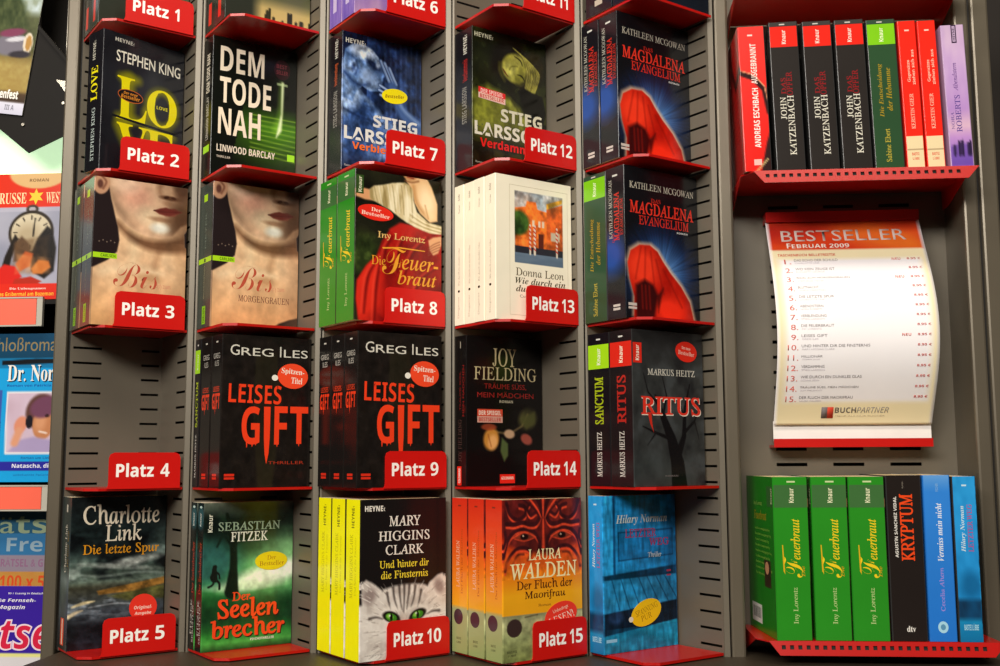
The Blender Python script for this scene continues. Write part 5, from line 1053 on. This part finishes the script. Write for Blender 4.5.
# tilted landscape card in its black holder, top left
hold = empty('card_holder', (-.12, .115, .665), 0, 'black angular card holder with two screws at the top left', 'holder')
def q2(px, pz_): return (px + .12, pz_ - .665)
P = [q2(-.119, .845), q2(-.058, .774), q2(-.058, .697), q2(-.1285, .6645), q2(-.167, .696), q2(-.25, .765), q2(-.25, .93), q2(-.119, .93)]
mb = MB(); mb.prism(P, -.006, -.003, fr=lambda a, b, c: (a, c, b)); mb.build('back_plate', M_black, hold)
mb = MB(); mb.prism([q2(-.119, .852), q2(-.058, .781), q2(-.058, .774), q2(-.119, .845)], -.0125, -.0035, fr=lambda a, b, c: (a, c, b)); mb.build('folded_edge', M_black, hold)
for x, z in ((-.1372, .7055), (-.0790, .7355)):
    mb = MB(); n = 14
    mb.prism([(x + .12 + .0022 * math.cos(2 * PI * k / n), z - .665 + .0022 * math.sin(2 * PI * k / n)) for k in range(n)], -.0085, -.0058, fr=lambda a, b, c: (a, c, b)); mb.build('screw', M_chrome, hold)
mb = MB(); mb.prism([q2(-.0905, .770), q2(-.062, .765), q2(-.062, .732), q2(-.072, .745)], -.009, -.0075, fr=lambda a, b, c: (a, c, b)); mb.build('clip', M_chrome, hold)
w, h = .20, .30
f = Face(w, h, 'b89c5c', 110, 170)
f.grad([(0, 'c8dce8'), (.48, 'c8d8e0'), (.52, '4c5038'), (.66, '34381f'), (.72, '7c7040'), (.76, 'b0a060'), (.88, 'a89450'), (.90, '4c3824'), (.94, '3c2c20'), (.942, 'd8d8e8'), (1, 'c8c8dc')])
f.mix(f.poly([(.6, .40), (.8, .38), (.88, .46), (.93, .56), (.95, .68), (.5, .7), (.5, .4)], .03), '2c3820'); f.mix(.7 * f.noise(40, 36, 4) * (f.V > .4) * (f.V < .68), '687048')
f.mix(f.ell(.82, .66, .13, .055, -.2, .3), '74707c'); f.mix(f.ell(.82, .60, .10, .02, -.2, .4), '7c3c58'); f.mix(f.ell(.86, .63, .08, .012, -.2, .4), 'c8c8d0')
f.mix(f.ell(.948, .645, .035, .052, 0, .15), 'd8ccb8'); f.mix(f.ell(.952, .645, .022, .038, 0, .2), 'b08444'); f.mix(f.ell(.9, .705, .08, .018, -.1, .4), '302c34'); f.mix(.6 * f.noise(50, 60, 6) * (f.V > .72) * (f.V < .89), '8c6c38')
f.T('Genfest', .775, .88, .945, .925, 'f4f0e8', 'b', off=.02); f.T('III A', .86, .955, .93, .98, '7c7c8c', 'b')
card = empty('picture_card', (-.1385, .1055, .7185), 0, 'tilted landscape picture card with a vehicle and dry grass at the top left', 'picture')
mb = MB(); an = -.135
def cf(u, v, q):
    x = (u - 1) * w; z = (1 - v) * h
    return st(x * math.cos(an) - z * math.sin(an), -q + 0 * x, x * math.sin(an) + z * math.cos(an))
f.emit(mb, cf); V = cf(np.array([0, 1, 1, 0]), np.array([0, 0, 1, 1]), 0)
mb.add(np.vstack([V, V + [0, .0015, 0]]), [(4, 5, 6, 7), (0, 1, 5, 4), (1, 2, 6, 5), (2, 3, 7, 6), (3, 0, 4, 7)], hx('e0dcc8')); mb.build('card', M_gloss, card)

# ------------------------------------------------------------------ room
def struct(name, m, *b):
    mb = MB(); mb.box(*b); o = mb.build(name, m); o['kind'] = 'structure'; return o
struct('floor', M_floor, -3, 4, -4, .6, -1.02, -1.0)
struct('wall_back', M_wall, -3, 4, .50, .56, -1.0, 2.6)
mb = MB(); mb.box(.014, 1.17, -.22, .14, -1.0, -.301); o = mb.build('plinth_cabinet', M_deck); tag(o, 'low plain cabinet carrying the shelving unit, below the lowest trays', 'cabinet')

# ------------------------------------------------------------------ light: shop ceiling tube over the aisle, plus an added frontal light
def area(name, loc, rot, sx, sy, power, col):
    l = bpy.data.lights.new(name, 'AREA'); l.shape = 'RECTANGLE'; l.size = sx; l.size_y = sy; l.energy = power; l.color = col
    o = bpy.data.objects.new(name, l); o.location = loc; o.rotation_euler = rot; C.objects.link(o); return o
area('shop_area_light', (.55, -1.35, 2.25), (math.radians(35), 0, 0), 2.6, .35, 40, (1, .90, .74))
area('shop_area_light', (-.15, -2.7, 1.5), (math.radians(67), 0, math.radians(-12)), 2.0, .5, 92, (1, .94, .86))  # low frontal light added to brighten the lower rows, not a ceiling lamp
w_ = bpy.data.worlds.new('shop'); sc.world = w_; w_.use_nodes = True
w_.node_tree.nodes['Background'].inputs[0].default_value = (1, .86, .70, 1); w_.node_tree.nodes['Background'].inputs[1].default_value = .04

# ------------------------------------------------------------------ camera
cd = bpy.data.cameras.new('camera'); cam = bpy.data.objects.new('camera', cd); C.objects.link(cam)
cd.sensor_width = 36; cd.lens = 36 * 1072.02 / 1000; cd.clip_start = .05
from mathutils import Matrix
Rv = (.99695671, .07781797, -.00465623); Uv = (.0136109, -.11494189, .99327897); Dv = (-.07675976, .99031951, .11565126)
M = Matrix(((Rv[0], Uv[0], -Dv[0], .65442), (Rv[1], Uv[1], -Dv[1], -1.31961), (Rv[2], Uv[2], -Dv[2], .23039), (0, 0, 0, 1)))
cam.matrix_world = M
sc.camera = cam
sc.view_settings.view_transform = 'Standard'; sc.view_settings.look = 'None'; sc.view_settings.gamma = 1; sc.view_settings.use_curve_mapping = False
sc.view_settings.exposure = 0
